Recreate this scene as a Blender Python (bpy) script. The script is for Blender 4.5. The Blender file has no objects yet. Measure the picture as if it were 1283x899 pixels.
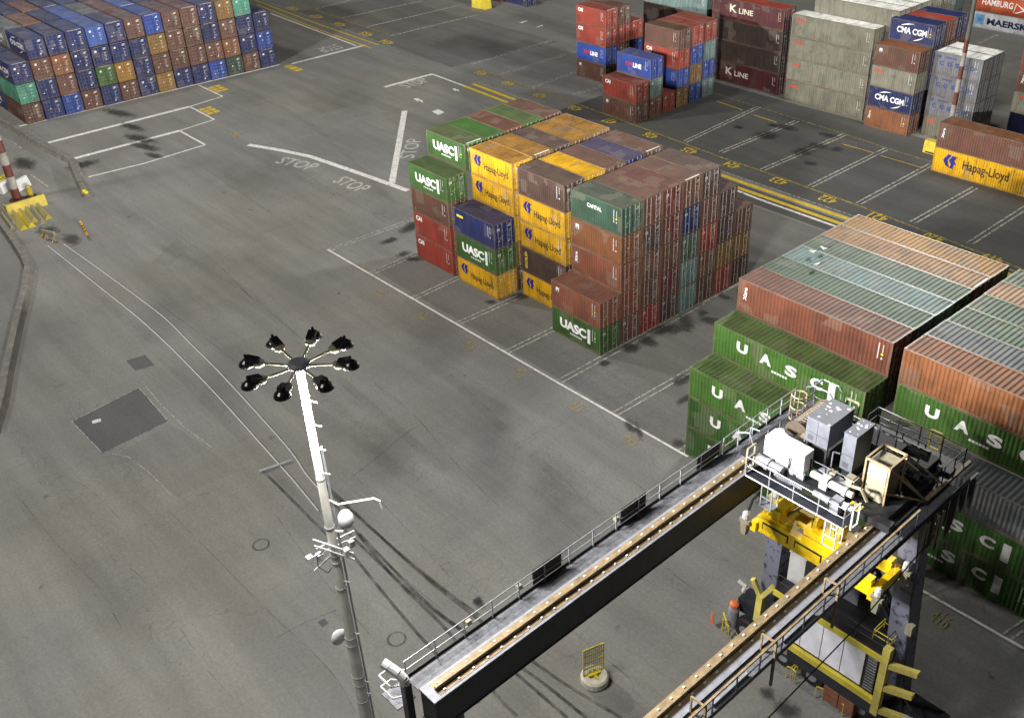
import bpy, math, random
from mathutils import Vector, Matrix
R = math.radians
S = bpy.context.scene
C = S.collection
rnd = random.Random(7)

# ------------------------------------------------------------------ camera
CAM = Vector((52.5025, -52.3606, 48.1108))
YAW, PIT, ROL, FPX, PW, PH = 2.46055925, 0.576019624, -0.0546803745, 1277.6, 1283, 899
def cam_axes():
    f = Vector((math.cos(PIT)*math.cos(YAW), math.cos(PIT)*math.sin(YAW), -math.sin(PIT)))
    r = Vector((math.sin(YAW), -math.cos(YAW), 0)); u = r.cross(f)
    return r*math.cos(ROL)+u*math.sin(ROL), -r*math.sin(ROL)+u*math.cos(ROL), f
AR, AU, AF = cam_axes()
def at(px, py, z=0.0):
    """survey helper: world point at height z seen at a pixel of the photograph"""
    d = AF + AR*((px-PW/2)/FPX) - AU*((py-PH/2)/FPX)
    t = (z-CAM.z)/d.z
    return CAM + d*t
cd = bpy.data.cameras.new('camera'); co = bpy.data.objects.new('camera', cd); C.objects.link(co)
m = Matrix((AR, AU, -AF)).transposed().to_4x4(); m.translation = CAM
co.matrix_world = m
cd.sensor_width = 36; cd.lens = FPX/PW*36; cd.clip_start = .5; cd.clip_end = 3000
S.camera = co

# ------------------------------------------------------------------ materials
def newmat(name):
    mt = bpy.data.materials.new(name); mt.use_nodes = True
    nt = mt.node_tree
    return mt, nt, nt.nodes['Principled BSDF']
def N(nt, t, **kw):
    n = nt.nodes.new(t)
    for k, v in kw.items():
        if k.startswith('i_'): n.inputs[k[2:].replace('_', ' ')].default_value = v
        else: setattr(n, k, v)
    return n
def L(nt, a, b): nt.links.new(a, b)
def ramp(nt, src, p0, p1, c0=(0,0,0,1), c1=(1,1,1,1)):
    r = N(nt, 'ShaderNodeValToRGB'); e = r.color_ramp.elements
    e[0].position, e[1].position = p0, p1; e[0].color, e[1].color = c0, c1
    L(nt, src, r.inputs['Fac']); return r.outputs['Color']
def mix(nt, fac, a, b, typ='MIX'):
    n = N(nt, 'ShaderNodeMix', data_type='RGBA', blend_type=typ)
    for i, v in ((0, fac), (6, a), (7, b)):
        if hasattr(v, 'is_output') or hasattr(v, 'links'): L(nt, v, n.inputs[i])
        else: n.inputs[i].default_value = v
    return n.outputs[2]
def mth(nt, op, a, b=None):
    n = N(nt, 'ShaderNodeMath', operation=op)
    for i, v in enumerate((a, b)):
        if v is None: continue
        if hasattr(v, 'links'): L(nt, v, n.inputs[i])
        else: n.inputs[i].default_value = v
    return n.outputs[0]
def coords(nt, sc=(1,1,1), rand=True):
    tc = N(nt, 'ShaderNodeTexCoord'); mp = N(nt, 'ShaderNodeMapping')
    L(nt, tc.outputs['Object'], mp.inputs['Vector']); mp.inputs['Scale'].default_value = sc
    if rand:
        oi = N(nt, 'ShaderNodeObjectInfo'); v = N(nt, 'ShaderNodeVectorMath', operation='MULTIPLY')
        cb = N(nt, 'ShaderNodeCombineXYZ')
        for i in range(3): L(nt, oi.outputs['Random'], cb.inputs[i])
        L(nt, cb.outputs[0], v.inputs[0]); v.inputs[1].default_value = (97, 53, 71)
        L(nt, v.outputs[0], mp.inputs['Location'])
    return mp.outputs['Vector']
def noise(nt, vec, scale, det=4, rough=.55):
    n = N(nt, 'ShaderNodeTexNoise'); L(nt, vec, n.inputs['Vector'])
    n.inputs['Scale'].default_value = scale; n.inputs['Detail'].default_value = det; n.inputs['Roughness'].default_value = rough
    return n.outputs['Fac']

def paint_mat(name, rust=.5, dirt=.5, rough=.5, spec=.4, scuff=.5, streak=(2.2,2.2,.22), val=1.0):
    mt, nt, b = newmat(name)
    oi = N(nt, 'ShaderNodeObjectInfo')
    v = coords(nt); vs = coords(nt, streak)
    col = oi.outputs['Color']
    n1 = noise(nt, v, .55, 5)
    col = mix(nt, 1.0, col, ramp(nt, n1, .25, .8, (.66,.66,.66,1), (1.2,1.2,1.2,1)), 'MULTIPLY')
    n2 = noise(nt, vs, 1.6, 5, .65)
    f2 = mth(nt, 'MULTIPLY', ramp(nt, n2, .5, .74), dirt)
    col = mix(nt, f2, col, (.075,.06,.045,1))
    if rust > .5:      # repair patches and a rusty lower edge
        vo = N(nt, 'ShaderNodeTexVoronoi', distance='CHEBYCHEV'); L(nt, v, vo.inputs['Vector']); vo.inputs['Scale'].default_value = .8
        sx = N(nt, 'ShaderNodeSeparateColor'); L(nt, vo.outputs['Color'], sx.inputs[0])
        col = mix(nt, mth(nt, 'MULTIPLY', ramp(nt, sx.outputs[0], .8, .82), .35), col, mix(nt, 1.0, col, (.55,.55,.58,1), 'MULTIPLY'))
        col = mix(nt, mth(nt, 'MULTIPLY', ramp(nt, sx.outputs[1], .86, .88), .22), col, (.3,.25,.2,1))
        tz = N(nt, 'ShaderNodeTexCoord'); sz = N(nt, 'ShaderNodeSeparateXYZ'); L(nt, tz.outputs['Object'], sz.inputs[0])
        lowe = ramp(nt, mth(nt, 'ADD', mth(nt, 'MULTIPLY', sz.outputs['Z'], 1.2), mth(nt, 'MULTIPLY', noise(nt, vs, 5, 4), .9)), .42, .95, (1,1,1,1), (0,0,0,1))
        col = mix(nt, mth(nt, 'MULTIPLY', lowe, .28), col, (.13,.065,.03,1))
    n3 = noise(nt, v, 2.3, 8, .72)
    rr_ = N(nt, 'ShaderNodeMapRange'); rr_.inputs['To Min'].default_value = -.07; rr_.inputs['To Max'].default_value = .07; L(nt, oi.outputs['Random'], rr_.inputs['Value'])
    f3 = mth(nt, 'MULTIPLY', ramp(nt, mth(nt, 'ADD', n3, rr_.outputs[0]), .6, .72), rust)
    col = mix(nt, f3, col, (.13,.05,.018,1))
    n4 = noise(nt, v, 9, 3, .6)
    f4 = mth(nt, 'MULTIPLY', ramp(nt, n4, .66, .72), scuff)
    col = mix(nt, f4, col, (.42,.38,.33,1))
    hs = N(nt, 'ShaderNodeHueSaturation'); hs.inputs['Saturation'].default_value = 1.0; hs.inputs['Value'].default_value = val; L(nt, col, hs.inputs['Color']); col = hs.outputs[0]
    L(nt, col, b.inputs['Base Color'])
    b.inputs['Roughness'].default_value = rough; b.inputs['Specular IOR Level'].default_value = spec
    return mt
M = {}
M['paint'] = paint_mat('container_paint', .55, .72, .5, .4, .2, val=.76)
M['roof'] = paint_mat('container_roof_paint', .75, .7, .72, .22, .2, (1.1,.35,1), val=.66)
M['steel'] = paint_mat('painted_steel', .5, .6, .5, .4, .3)
M['frame'] = paint_mat('container_frame_paint', .95, .6, .55, .35, .3, val=.75)
M['decal'] = paint_mat('lettering_paint', .0, .18, .55, .3, .0)
M['plain'] = paint_mat('plain_paint', .12, .3, .5, .4, .1)

def flat(name, rgb, rough=.6, metal=0, bump=0, nsc=4, var=.35):
    mt, nt, b = newmat(name)
    v = coords(nt)
    c = mix(nt, 1.0, (*rgb, 1), ramp(nt, noise(nt, v, nsc, 6, .65), .25, .78, (1-var,)*3+(1,), (1+var,)*3+(1,)), 'MULTIPLY')
    L(nt, c, b.inputs['Base Color']); b.inputs['Roughness'].default_value = rough; b.inputs['Metallic'].default_value = metal
    if bump:
        bp = N(nt, 'ShaderNodeBump'); bp.inputs['Strength'].default_value = bump; bp.inputs['Distance'].default_value = .05
        L(nt, noise(nt, v, nsc*3, 5), bp.inputs['Height']); L(nt, bp.outputs[0], b.inputs['Normal'])
    return mt
M['galv'] = flat('galvanised_steel', (.34,.36,.39), .45, .4)
M['shade_black'] = flat('shade_black_steel', (.011,.0115,.014), .6, 0, 0, 3, .5)  # near-black stands in for dark shading on decks and under machinery
M['navy'] = flat('dark_navy_steel', (.02,.022,.031), .5, 0, 0, 2, .5)
M['navyleg'] = None
M['black'] = flat('black_rubber', (.012,.012,.013), .7)
M['rust'] = flat('rusty_rail_steel', (.25,.185,.105), .6, .15, 0, 2.5, .55)
M['white'] = flat('white_paint', (.52,.52,.52), .5, 0, 0, 2, .12)
M['panel'] = flat('white_panel_paint', (.8,.8,.88), .5, 0, 0, 1.5, .15)
M['grey'] = flat('weathered_grey_paint', (.22,.225,.255), .55, 0, 0, 2.5, .3)
M['yellow'] = paint_mat('crane_yellow_paint', .25, .3, .45, .4, .1)
M['slate'] = flat('slate_cabinet_paint', (.075,.08,.097), .55, 0, 0, 2.5, .3)
M['railsteel'] = flat('worn_rail_steel', (.3,.3,.31), .4, .6)
M['cream'] = flat('cream_worn_paint', (.24,.22,.155), .6, 0, 0, 3, .25)
M['cabtan'] = flat('stained_tan_paint', (.17,.15,.1), .6, 0, 0, 3, .4)
M['pale'] = flat('pale_tyre_paint', (.52,.5,.4), .6, 0, 0, 3, .2)
M['concrete'] = flat('stained_concrete', (.17,.16,.14), .85, 0, .3, 1.2, .45)
M['brown'] = flat('brown_box_paint', (.2,.08,.045), .6)
M['orange'] = flat('orange_cap', (.65,.13,.03), .5)
M['drum'] = flat('greased_wire_rope', (.075,.058,.042), .55, .2, 0, 6, .5)

# mottled leg paint
mt, nt, b = newmat('mottled_leg_paint'); v = coords(nt)
c = mix(nt, ramp(nt, noise(nt, v, 2.4, 5, .6), .36, .46), (.025,.027,.04,1), (.135,.14,.19,1))
L(nt, c, b.inputs['Base Color']); b.inputs['Roughness'].default_value = .6; M['navyleg'] = mt
# grating
mt, nt, b = newmat('walkway_grating'); v = coords(nt, rand=False)
c = mix(nt, ramp(nt, noise(nt, v, 5, 8, .75), .3, .75), (.06,.06,.07,1), (.25,.26,.29,1))
w = N(nt, 'ShaderNodeTexWave', wave_type='BANDS', bands_direction='Y'); w.inputs['Scale'].default_value = 5.5; w.inputs['Distortion'].default_value = .4
L(nt, v, w.inputs['Vector'])
c = mix(nt, .4, c, mix(nt, 1.0, c, w.outputs['Color'], 'MULTIPLY'))
L(nt, c, b.inputs['Base Color']); b.inputs['Roughness'].default_value = .6; M['grate'] = mt

# asphalt
def asphalt(name, base, crack=1.0):
    mt, nt, b = newmat(name); v = coords(nt, rand=False)
    warm, cool = (base[0]*1.06, base[1]*1.03, base[2]*.95, 1), (base[0]*.95, base[1]*.98, base[2]*1.03, 1)
    c = mix(nt, ramp(nt, noise(nt, v, .035, 5, .6), .35, .65), warm, cool)
    c = mix(nt, 1.0, c, ramp(nt, noise(nt, v, .09, 6, .62), .28, .74, (.89,.89,.89,1), (1.07,1.07,1.07,1)), 'MULTIPLY')
    vs = coords(nt, (.9,.06,1), False)
    c = mix(nt, .12, c, mix(nt, 1.0, c, ramp(nt, noise(nt, vs, .9, 5, .65), .36, .66, (.62,.62,.62,1), (1.12,1.12,1.12,1)), 'MULTIPLY'))
    vs2 = coords(nt, (.05,.42,1), False)
    c = mix(nt, .5, c, mix(nt, 1.0, c, ramp(nt, noise(nt, vs2, .8, 5, .65), .36, .66, (.6,.6,.6,1), (1.12,1.12,1.12,1)), 'MULTIPLY'))
    c = mix(nt, 1.0, c, ramp(nt, noise(nt, v, 4.5, 4, .7), .3, .72, (.84,.84,.84,1), (1.14,1.14,1.14,1)), 'MULTIPLY')
    # cracks: distorted cell edges, only in some areas
    nz = N(nt, 'ShaderNodeTexNoise'); L(nt, v, nz.inputs['Vector']); nz.inputs['Scale'].default_value = .5; nz.inputs['Detail'].default_value = 5
    vv = N(nt, 'ShaderNodeVectorMath', operation='MULTIPLY_ADD'); L(nt, nz.outputs['Color'], vv.inputs[0]); vv.inputs[1].default_value = (2.2,2.2,0); L(nt, v, vv.inputs[2])
    for sc, wd, lo, hi, nsc, amt in ((.1,.0022,.45,.62,.05,.3), (.9,.018,.5,.64,0,.24)):
        vo = N(nt, 'ShaderNodeTexVoronoi', feature='DISTANCE_TO_EDGE'); L(nt, vv.outputs[0], vo.inputs['Vector']); vo.inputs['Scale'].default_value = sc
        line = ramp(nt, vo.outputs['Distance'], wd*.4, wd*1.6, (1,1,1,1), (0,0,0,1))
        msk = ramp(nt, noise(nt, v, nsc, 3) if nsc else noise(nt, coords(nt, (.028,.16,1), False), 1.0, 3), lo, hi)
        f = mth(nt, 'MULTIPLY', mth(nt, 'MULTIPLY', line, msk), amt*crack)
        c = mix(nt, f, c, (.022,.021,.02,1))
    c = mix(nt, 1.0, c, ramp(nt, noise(nt, v, 22, 2, .8), .3, .7, (.8,.8,.8,1), (1.2,1.2,1.2,1)), 'MULTIPLY')
    # small dark oil drips
    f = mth(nt, 'MULTIPLY', ramp(nt, noise(nt, v, .55, 4, .5), .70, .76), .55)
    c = mix(nt, f, c, (.03,.029,.028,1))
    L(nt, c, b.inputs['Base Color']); b.inputs['Roughness'].default_value = .82; b.inputs['Specular IOR Level'].default_value = .3
    bp = N(nt, 'ShaderNodeBump'); bp.inputs['Strength'].default_value = .25; bp.inputs['Distance'].default_value = .03
    L(nt, noise(nt, v, 9, 4), bp.inputs['Height']); L(nt, bp.outputs[0], b.inputs['Normal'])
    return mt
M['asphalt'] = asphalt('asphalt', (.226,.221,.206))
M['asphalt_slot'] = asphalt('worn_slot_asphalt', (.166,.163,.153), 1.2)
M['asphalt_dark'] = asphalt('patched_asphalt', (.105,.106,.11), .2)
M['asphalt_near'] = asphalt('resurfaced_asphalt', (.2,.196,.184), .3)
M['asphalt_lane'] = asphalt('lane_asphalt', (.096,.096,.094), .7)  # worn lane tone, with some of the dimmer light put into the colour

def worn(name, rgb, lo=.3, hi=.5, sc=2.5, mx=1.0):
    """paint or grime lying on the asphalt, worn away in patches"""
    mt, nt, b = newmat(name); v = coords(nt, rand=False)
    L(nt, mix(nt, 1.0, (*rgb,1), ramp(nt, noise(nt, v, 1.4, 5), .2, .8, (.72,.72,.72,1), (1.1,1.1,1.1,1)), 'MULTIPLY'), b.inputs['Base Color'])
    b.inputs['Roughness'].default_value = .75; b.inputs['Specular IOR Level'].default_value = .3
    L(nt, mth(nt, 'MULTIPLY', ramp(nt, noise(nt, v, sc, 7, .7), lo, hi), mx), b.inputs['Alpha'])
    return mt
M['line_white'] = worn('worn_white_road_paint', (.78,.76,.72), .3, .46)
M['line_thin'] = worn('faded_white_road_paint', (.5,.48,.42), .36, .56)
M['line_mid'] = worn('half_worn_white_paint', (.62,.6,.55), .3, .5, 2.5, .85)
M['line_yellow'] = worn('yellow_road_paint', (.68,.48,.04), .28, .44)
M['line_yfade'] = worn('faded_yellow_road_paint', (.42,.33,.09), .36, .6)
M['tyre'] = worn('tyre_rubber_mark', (.03,.029,.028), .3, .66, .8, .68)
M['seam'] = worn('pavement_crack', (.03,.03,.03), .4, .62, .5, .42)
def blot(name, rgb, sc, mx, lo, hi):
    """soft-edged spill: fades with distance from its centre, broken up by noise"""
    mt, nt, b = newmat(name); b.inputs['Base Color'].default_value = (*rgb,1); b.inputs['Roughness'].default_value = .6
    tc = N(nt, 'ShaderNodeTexCoord'); ln = N(nt, 'ShaderNodeVectorMath', operation='LENGTH'); L(nt, tc.outputs['Object'], ln.inputs[0])
    ge = N(nt, 'ShaderNodeNewGeometry'); nz = noise(nt, ge.outputs['Position'], sc, 8, .75)
    d = mth(nt, 'SUBTRACT', mth(nt, 'MULTIPLY_ADD', nz, 1.6), ln.outputs['Value']); d.node.inputs[0].links[0].from_node.inputs[2].default_value = .05
    L(nt, mth(nt, 'MULTIPLY', ramp(nt, d, lo, hi), mx), b.inputs['Alpha'])
    return mt
M['oil'] = blot('oil_stain', (.02,.02,.021), 1.1, .58, .05, .55)
M['grime'] = blot('grime', (.05,.049,.047), .3, .2, .0, .9)
M['track_grime'] = worn('track_grime', (.05,.049,.047), .4, .9, .3, .22)

# ------------------------------------------------------------------ mesh helpers
class MB:
    def __init__(s): s.v = []; s.f = []
    def add(s, vs, fs):
        o = len(s.v); s.v += [tuple(p) for p in vs]; s.f += [tuple(i+o for i in f) for f in fs]; return s
    def box(s, x0, x1, y0, y1, z0, z1):
        return s.add([(x0,y0,z0),(x1,y0,z0),(x1,y1,z0),(x0,y1,z0),(x0,y0,z1),(x1,y0,z1),(x1,y1,z1),(x0,y1,z1)],
                     [(3,2,1,0),(4,5,6,7),(0,1,5,4),(1,2,6,5),(2,3,7,6),(3,0,4,7)])
    def hull(s, b, t):
        """prism from bottom loop b to top loop t"""
        n = len(b)
        return s.add(list(b)+list(t), [tuple(range(n-1,-1,-1)), tuple(range(n,2*n))]+[(i,(i+1)%n,n+(i+1)%n,n+i) for i in range(n)])
    def bar(s, p, q, w, h=None):
        p, q = Vector(p), Vector(q); h = h or w; d = (q-p).normalized()
        up = Vector((0,0,1)) if abs(d.z) < .95 else Vector((0,1,0))
        a = d.cross(up).normalized()*w/2; b = a.cross(d).normalized()*h/2
        return s.hull([p-a-b,p+a-b,p+a+b,p-a+b], [q-a-b,q+a-b,q+a+b,q-a+b])
    def tube(s, p, q, r, n=8, r2=None):
        p, q = Vector(p), Vector(q); r2 = r if r2 is None else r2; d = (q-p).normalized()
        up = Vector((0,0,1)) if abs(d.z) < .95 else Vector((0,1,0))
        a = d.cross(up).normalized(); b = a.cross(d).normalized()
        ang = [2*math.pi*i/n for i in range(n)]
        return s.hull([p+(a*math.cos(t)+b*math.sin(t))*r for t in ang], [q+(a*math.cos(t)+b*math.sin(t))*r2 for t in ang])
    def path(s, pts, r, n=6):
        for a, b in zip(pts, pts[1:]): s.tube(a, b, r, n)
        return s
    def lathe(s, c, prof, n=16, axis='z'):
        vs, fs = [], []
        for r, h in prof:
            for i in range(n):
                t = 2*math.pi*i/n; x, y = r*math.cos(t), r*math.sin(t)
                p = {'z': (x,y,h), 'x': (h,x,y), 'y': (x,h,y)}[axis]
                vs.append((c[0]+p[0], c[1]+p[1], c[2]+p[2]))
        for k in range(len(prof)-1):
            for i in range(n): fs.append((k*n+i, k*n+(i+1)%n, (k+1)*n+(i+1)%n, (k+1)*n+i))
        fs.append(tuple(range(n-1,-1,-1))); fs.append(tuple(range((len(prof)-1)*n, len(prof)*n)))
        return s.add(vs, fs)
    def poly(s, pts): return s.add(pts, [tuple(range(len(pts)))])
    def mesh(s, name, smooth=False):
        me = bpy.data.meshes.new(name); me.from_pydata(s.v, [], s.f); me.update()
        if smooth:
            for p in me.polygons: p.use_smooth = True
        return me
def link(name, me, mat, parent=None, color=None, loc=None, rz=None):
    o = bpy.data.objects.new(name, me); C.objects.link(o)
    if parent is not None: o.parent = parent
    if mat is not None and me is not None and not me.materials: me.materials.append(mat)
    if color is not None: o.color = (*color[:3], 1)
    if loc is not None: o.location = loc
    if rz is not None: o.rotation_euler.z = rz
    return o
def part(name, mb, mat, parent, color=None, smooth=False, label=None):
    o = link(name, mb.mesh(name, smooth), mat, parent, color)
    if label: o['label'] = label
    return o
def thing(name, label, cat, loc=(0,0,0), rz=0, group=None):
    o = bpy.data.objects.new(name, None); C.objects.link(o); o.empty_display_size = .3
    o.location = loc; o.rotation_euler.z = rz; o['label'] = label; o['category'] = cat
    if group: o['group'] = group
    return o
def tag(o, label, cat, group=None):
    o['label'] = label; o['category'] = cat
    if group: o['group'] = group
    return o
def struct(name, mb, mat):
    o = link(name, mb.mesh(name), mat); o['kind'] = 'structure'; return o

_txt = {}
def text_mesh(body, w, h, bold=.02, space=1.0):
    """flat lettering fitted to a w x h box, lower left corner at the origin"""
    k = (body, w, h, bold, space)
    if k in _txt: return _txt[k]
    cu = bpy.data.curves.new('lettering', 'FONT'); cu.body = body; cu.size = 1; cu.offset = bold; cu.space_character = space; cu.resolution_u = 3
    o = bpy.data.objects.new('lettering', cu); C.objects.link(o)
    dg = bpy.context.evaluated_depsgraph_get(); me = bpy.data.meshes.new_from_object(o.evaluated_get(dg))
    bpy.data.objects.remove(o); bpy.data.curves.remove(cu)
    xs = [v.co.x for v in me.vertices]; ys = [v.co.y for v in me.vertices]
    x0, y0, sx, sy = min(xs), min(ys), w/(max(xs)-min(xs)), h/(max(ys)-min(ys))
    vs = [((v.co.x-x0)*sx, (v.co.y-y0)*sy) for v in me.vertices]; fs = [tuple(p.vertices) for p in me.polygons]
    bpy.data.meshes.remove(me); _txt[k] = (vs, fs); return vs, fs
# ------------------------------------------------------------------ shipping containers
P = {'brown':(.15,.066,.045),'maroon':(.17,.04,.035),'dkbrown':(.085,.048,.04),'redbrown':(.23,.078,.045),'red':(.36,.05,.032),
 'orangebrown':(.26,.1,.04),'tan':(.4,.23,.12),'green':(.055,.15,.03),'dkgreen':(.035,.085,.055),'ltgreen':(.072,.175,.03),'navy':(.016,.027,.125),
 'blue':(.02,.07,.36),'ltblue':(.05,.12,.42),'yellow':(.74,.4,.004),'ochre':(.27,.145,.032),'teal':(.09,.36,.25),'greyteal':(.16,.25,.24),
 'cream':(.235,.23,.175),'umber':(.045,.028,.024),'wine':(.085,.014,.02),'palegrey':(.74,.76,.8),'grey':(.19,.2,.22),'orange':(.6,.1,.025),'greygreen':(.09,.145,.1),'white':(.95,.95,.9),'silver':(.14,.155,.165),'peach':(.34,.18,.065),'amber':(.38,.19,.03)}  # cream, grey, umber, wine darkened for dim sides; white lightened for lit roofs
NM = {'brown':'brown','maroon':'maroon','dkbrown':'dark brown','redbrown':'red-brown','red':'red','orangebrown':'orange-brown','tan':'tan','green':'green',
 'dkgreen':'dark green','ltgreen':'bright green','navy':'navy blue','blue':'bright blue','ltblue':'light blue','yellow':'yellow','ochre':'ochre','teal':'teal','greyteal':'grey-teal',
 'cream':'cream','umber':'dark brown','wine':'maroon','palegrey':'pale grey','grey':'pale grey','orange':'orange','greygreen':'grey-green','white':'white','silver':'silver-grey','peach':'peach','amber':'amber'}
DIM = {'20':(6.06,2.44,2.59),'40':(12.19,2.40,2.59),'40h':(12.19,2.42,2.89),'far':(8.0,2.6,2.77)}
WHITE, DARK = (.72,.72,.7), (.02,.02,.022)

def wave(n, a0, a1, d):
    p = (a1-a0)/n; out = []
    for i in range(n):
        s = a0+i*p
        out += [(s, 0), (s+.34*p, 0), (s+.5*p, d), (s+.84*p, d)]
    return out+[(a1, 0)]
_tm = {}
def templ(kind):
    if kind in _tm: return _tm[kind]
    Ln, W, H = DIM[kind]; x0, x1, y0, y1 = -Ln/2, Ln/2, -W/2, W/2; T = {}
    b = MB(); n = round((Ln-.3)/.28)
    for s in (-1, 1):
        pr = wave(n, x0+.12, x1-.12, .045); Y = s*(W/2-.012); vs = []
        for x, d in pr: vs += [(x, Y-s*d, .15), (x, Y-s*d, H-.09)]
        k = len(pr)
        b.add(vs, [(2*i,2*i+2,2*i+3,2*i+1) if s < 0 else (2*i+1,2*i+3,2*i+2,2*i) for i in range(k-1)])
    pr = wave(8, y0+.12, y1-.12, .045); vs = []
    for y, d in pr: vs += [(x0+.012+d, y, .15), (x0+.012+d, y, H-.09)]
    b.add(vs, [(2*i+1,2*i+3,2*i+2,2*i) for i in range(len(pr)-1)])
    b.box(x0+.1, x1-.1, y0+.1, y1-.1, .1, .14)
    T['side_wall'] = b.mesh('side_wall')
    b = MB(); pr = wave(round(n*.8), x0+.1, x1-.1, .03); vs = []
    for x, d in pr: vs += [(x, y0+.05, H-.022-d), (x, y1-.05, H-.022-d)]
    b.add(vs, [(2*i,2*i+2,2*i+3,2*i+1) for i in range(len(pr)-1)])
    T['roof'] = b.mesh('roof')
    b = MB()
    for sx in (-1, 1):
        for sy in (-1, 1):
            xa, xb = sorted((sx*Ln/2, sx*(Ln/2-.13))); ya, yb = sorted((sy*W/2, sy*(W/2-.11)))
            b.box(xa, xb, ya, yb, .115, H-.115)
            xa, xb = sorted((sx*(Ln/2+.004), sx*(Ln/2-.18))); ya, yb = sorted((sy*(W/2+.004), sy*(W/2-.16)))
            b.box(xa, xb, ya, yb, 0, .118); b.box(xa, xb, ya, yb, H-.118, H)
    for sy in (-1, 1):
        ya, yb = sorted((sy*(W/2-.002), sy*(W/2-.07)))
        b.box(x0+.17, x1-.17, ya, yb, .012, .15); b.box(x0+.17, x1-.17, ya, yb, H-.1, H-.012)
    for sx in (-1, 1):
        xa, xb = sorted((sx*(Ln/2-.002), sx*(Ln/2-.09)))
        b.box(xa, xb, y0+.15, y1-.15, .015, .14); b.box(xa, xb, y0+.15, y1-.15, H-.12, H-.014)
    T['frame'] = b.mesh('frame')
    for nm, ya, yb in (('door_near', y0+.12, -.012), ('door_far', .012, y1-.12)):
        b = MB(); z0, z1 = .15, H-.13; pr = wave(5, z0+.06, z1-.06, .03); vs = []
        for z, d in pr: vs += [(x1-.03-d, ya+.05, z), (x1-.03-d, yb-.05, z)]
        b.add(vs, [(2*i,2*i+1,2*i+3,2*i+2) for i in range(len(pr)-1)])
        for box in ((ya, ya+.055, z0, z1), (yb-.055, yb, z0, z1), (ya+.055, yb-.055, z0, z0+.062), (ya+.055, yb-.055, z1-.062, z1)):
            b.box(x1-.07, x1-.022, *box)
        T[nm] = b.mesh('door')
        b = MB(); w = yb-ya
        for f in (.3, .74):
            y = ya+w*f; b.box(x1-.02, x1+.022, y-.024, y+.024, .06, H-.06)
            for z in (.12, .85, H-.85, H-.2): b.box(x1-.022, x1+.03, y-.07, y+.07, z, z+.07)
            b.box(x1+.02, x1+.04, y-.02, y+.32*(1 if f < .5 else -1), 1.02+.12*f, 1.07+.12*f)
        T['bar_'+nm] = b.mesh('locking_bar')
    T['marks'] = []
    r = random.Random(3)
    for v in range(6):
        b = MB(); X = x1+.006; W4 = W/4
        def q(y, z, w, h): b.add([(X,y,z),(X,y+w,z),(X,y+w,z+h),(X,y,z+h)], [(0,1,2,3)])
        for k in range(2): q(.5-.1*k, H-.42-.15*k, .32+.1*r.random(), .07)
        for k in range(7):
            q(.45+.05*r.random(), H*.62-.17*k, .12+.25*r.random(), .035)
        if v % 2 == 0: q(-.9, H*.72, .32, .26)
        if v % 3 == 0: q(-.52, H*.5, .14, .16)
        if v % 3 == 1: q(-.8, H*.3, .22, .1); q(-.35, H*.45, .12, .14)
        if v > 3: q(.3, .45, .2, .2)
        T['marks'].append(b.mesh('door_marking'))
    b = MB(); Y = y0-.005
    def q(x, z, w, h): b.add([(x,Y,z),(x+w,Y,z),(x+w,Y,z+h),(x,Y,z+h)], [(0,1,2,3)])
    for k in range(9): q(x1-.98, H*.42+.13*k, .09, .09)
    for k in range(4): q(x1-.66, H*.62+.15*k, .07, .1)
    q(x1-.7, H*.42, .13, .13)
    T['code'] = b.mesh('code_marking')
    b = MB(); q(x1-.72, H*.53, .16, .15); T['tape'] = b.mesh('warning_sticker')
    b = MB(); b.box(x1-.2, x1-.06, y0+.35, y1-.35, H-.008, H+.006); T['strip'] = b.mesh('reflective_strip')
    _tm[kind] = T; return T

def side_mesh(kind, polys, name):
    """flat marks on the long side: list of (verts, faces, ox, oz), measured from the left bottom corner"""
    Ln, W, H = DIM[kind]; b = MB()
    for vs, fs, ox, oz in polys: b.add([(-Ln/2+ox+x, -W/2-.007, oz+z) for x, z in vs], fs)
    return b.mesh(name)
def rect(w, h): return [(0,0),(w,0),(w,h),(0,h)], [(0,1,2,3)]
def pl(pts): return pts, [tuple(range(len(pts)))]
def dashes(n, w, h, gap): 
    vs, fs = [], []
    for i in range(n):
        o = len(vs); x = i*(w+gap); vs += [(x,0),(x+w,0),(x+w,h),(x,h)]; fs.append((o,o+1,o+2,o+3))
    return vs, fs
def arc(cx, cz, rx, rz, a0, a1, t, n=10):
    vs, fs = [], []
    for i in range(n+1):
        a = R(a0+(a1-a0)*i/n); k = t*math.sin(math.pi*i/n)+.01
        vs += [(cx+rx*math.cos(a), cz+rz*math.sin(a)), (cx+(rx-k)*math.cos(a), cz+(rz-k)*math.sin(a))]
    return vs, [(2*i,2*i+1,2*i+3,2*i+2) for i in range(n)]
def vert_text(s, w, h):
    vs, fs = text_mesh(s, h, w, .03)
    return [(w-y, x) for x, y in vs], fs
HL_A = [(0,.5),(.3,1),(.56,1),(.33,.55),(.52,0),(.25,.12)]
HL_B = [(.44,.58),(.64,.97),(1,.97),(.83,.62),(1.02,.34),(.82,.33),(.8,-.02),(.54,.0),(.62,.3)]
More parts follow.
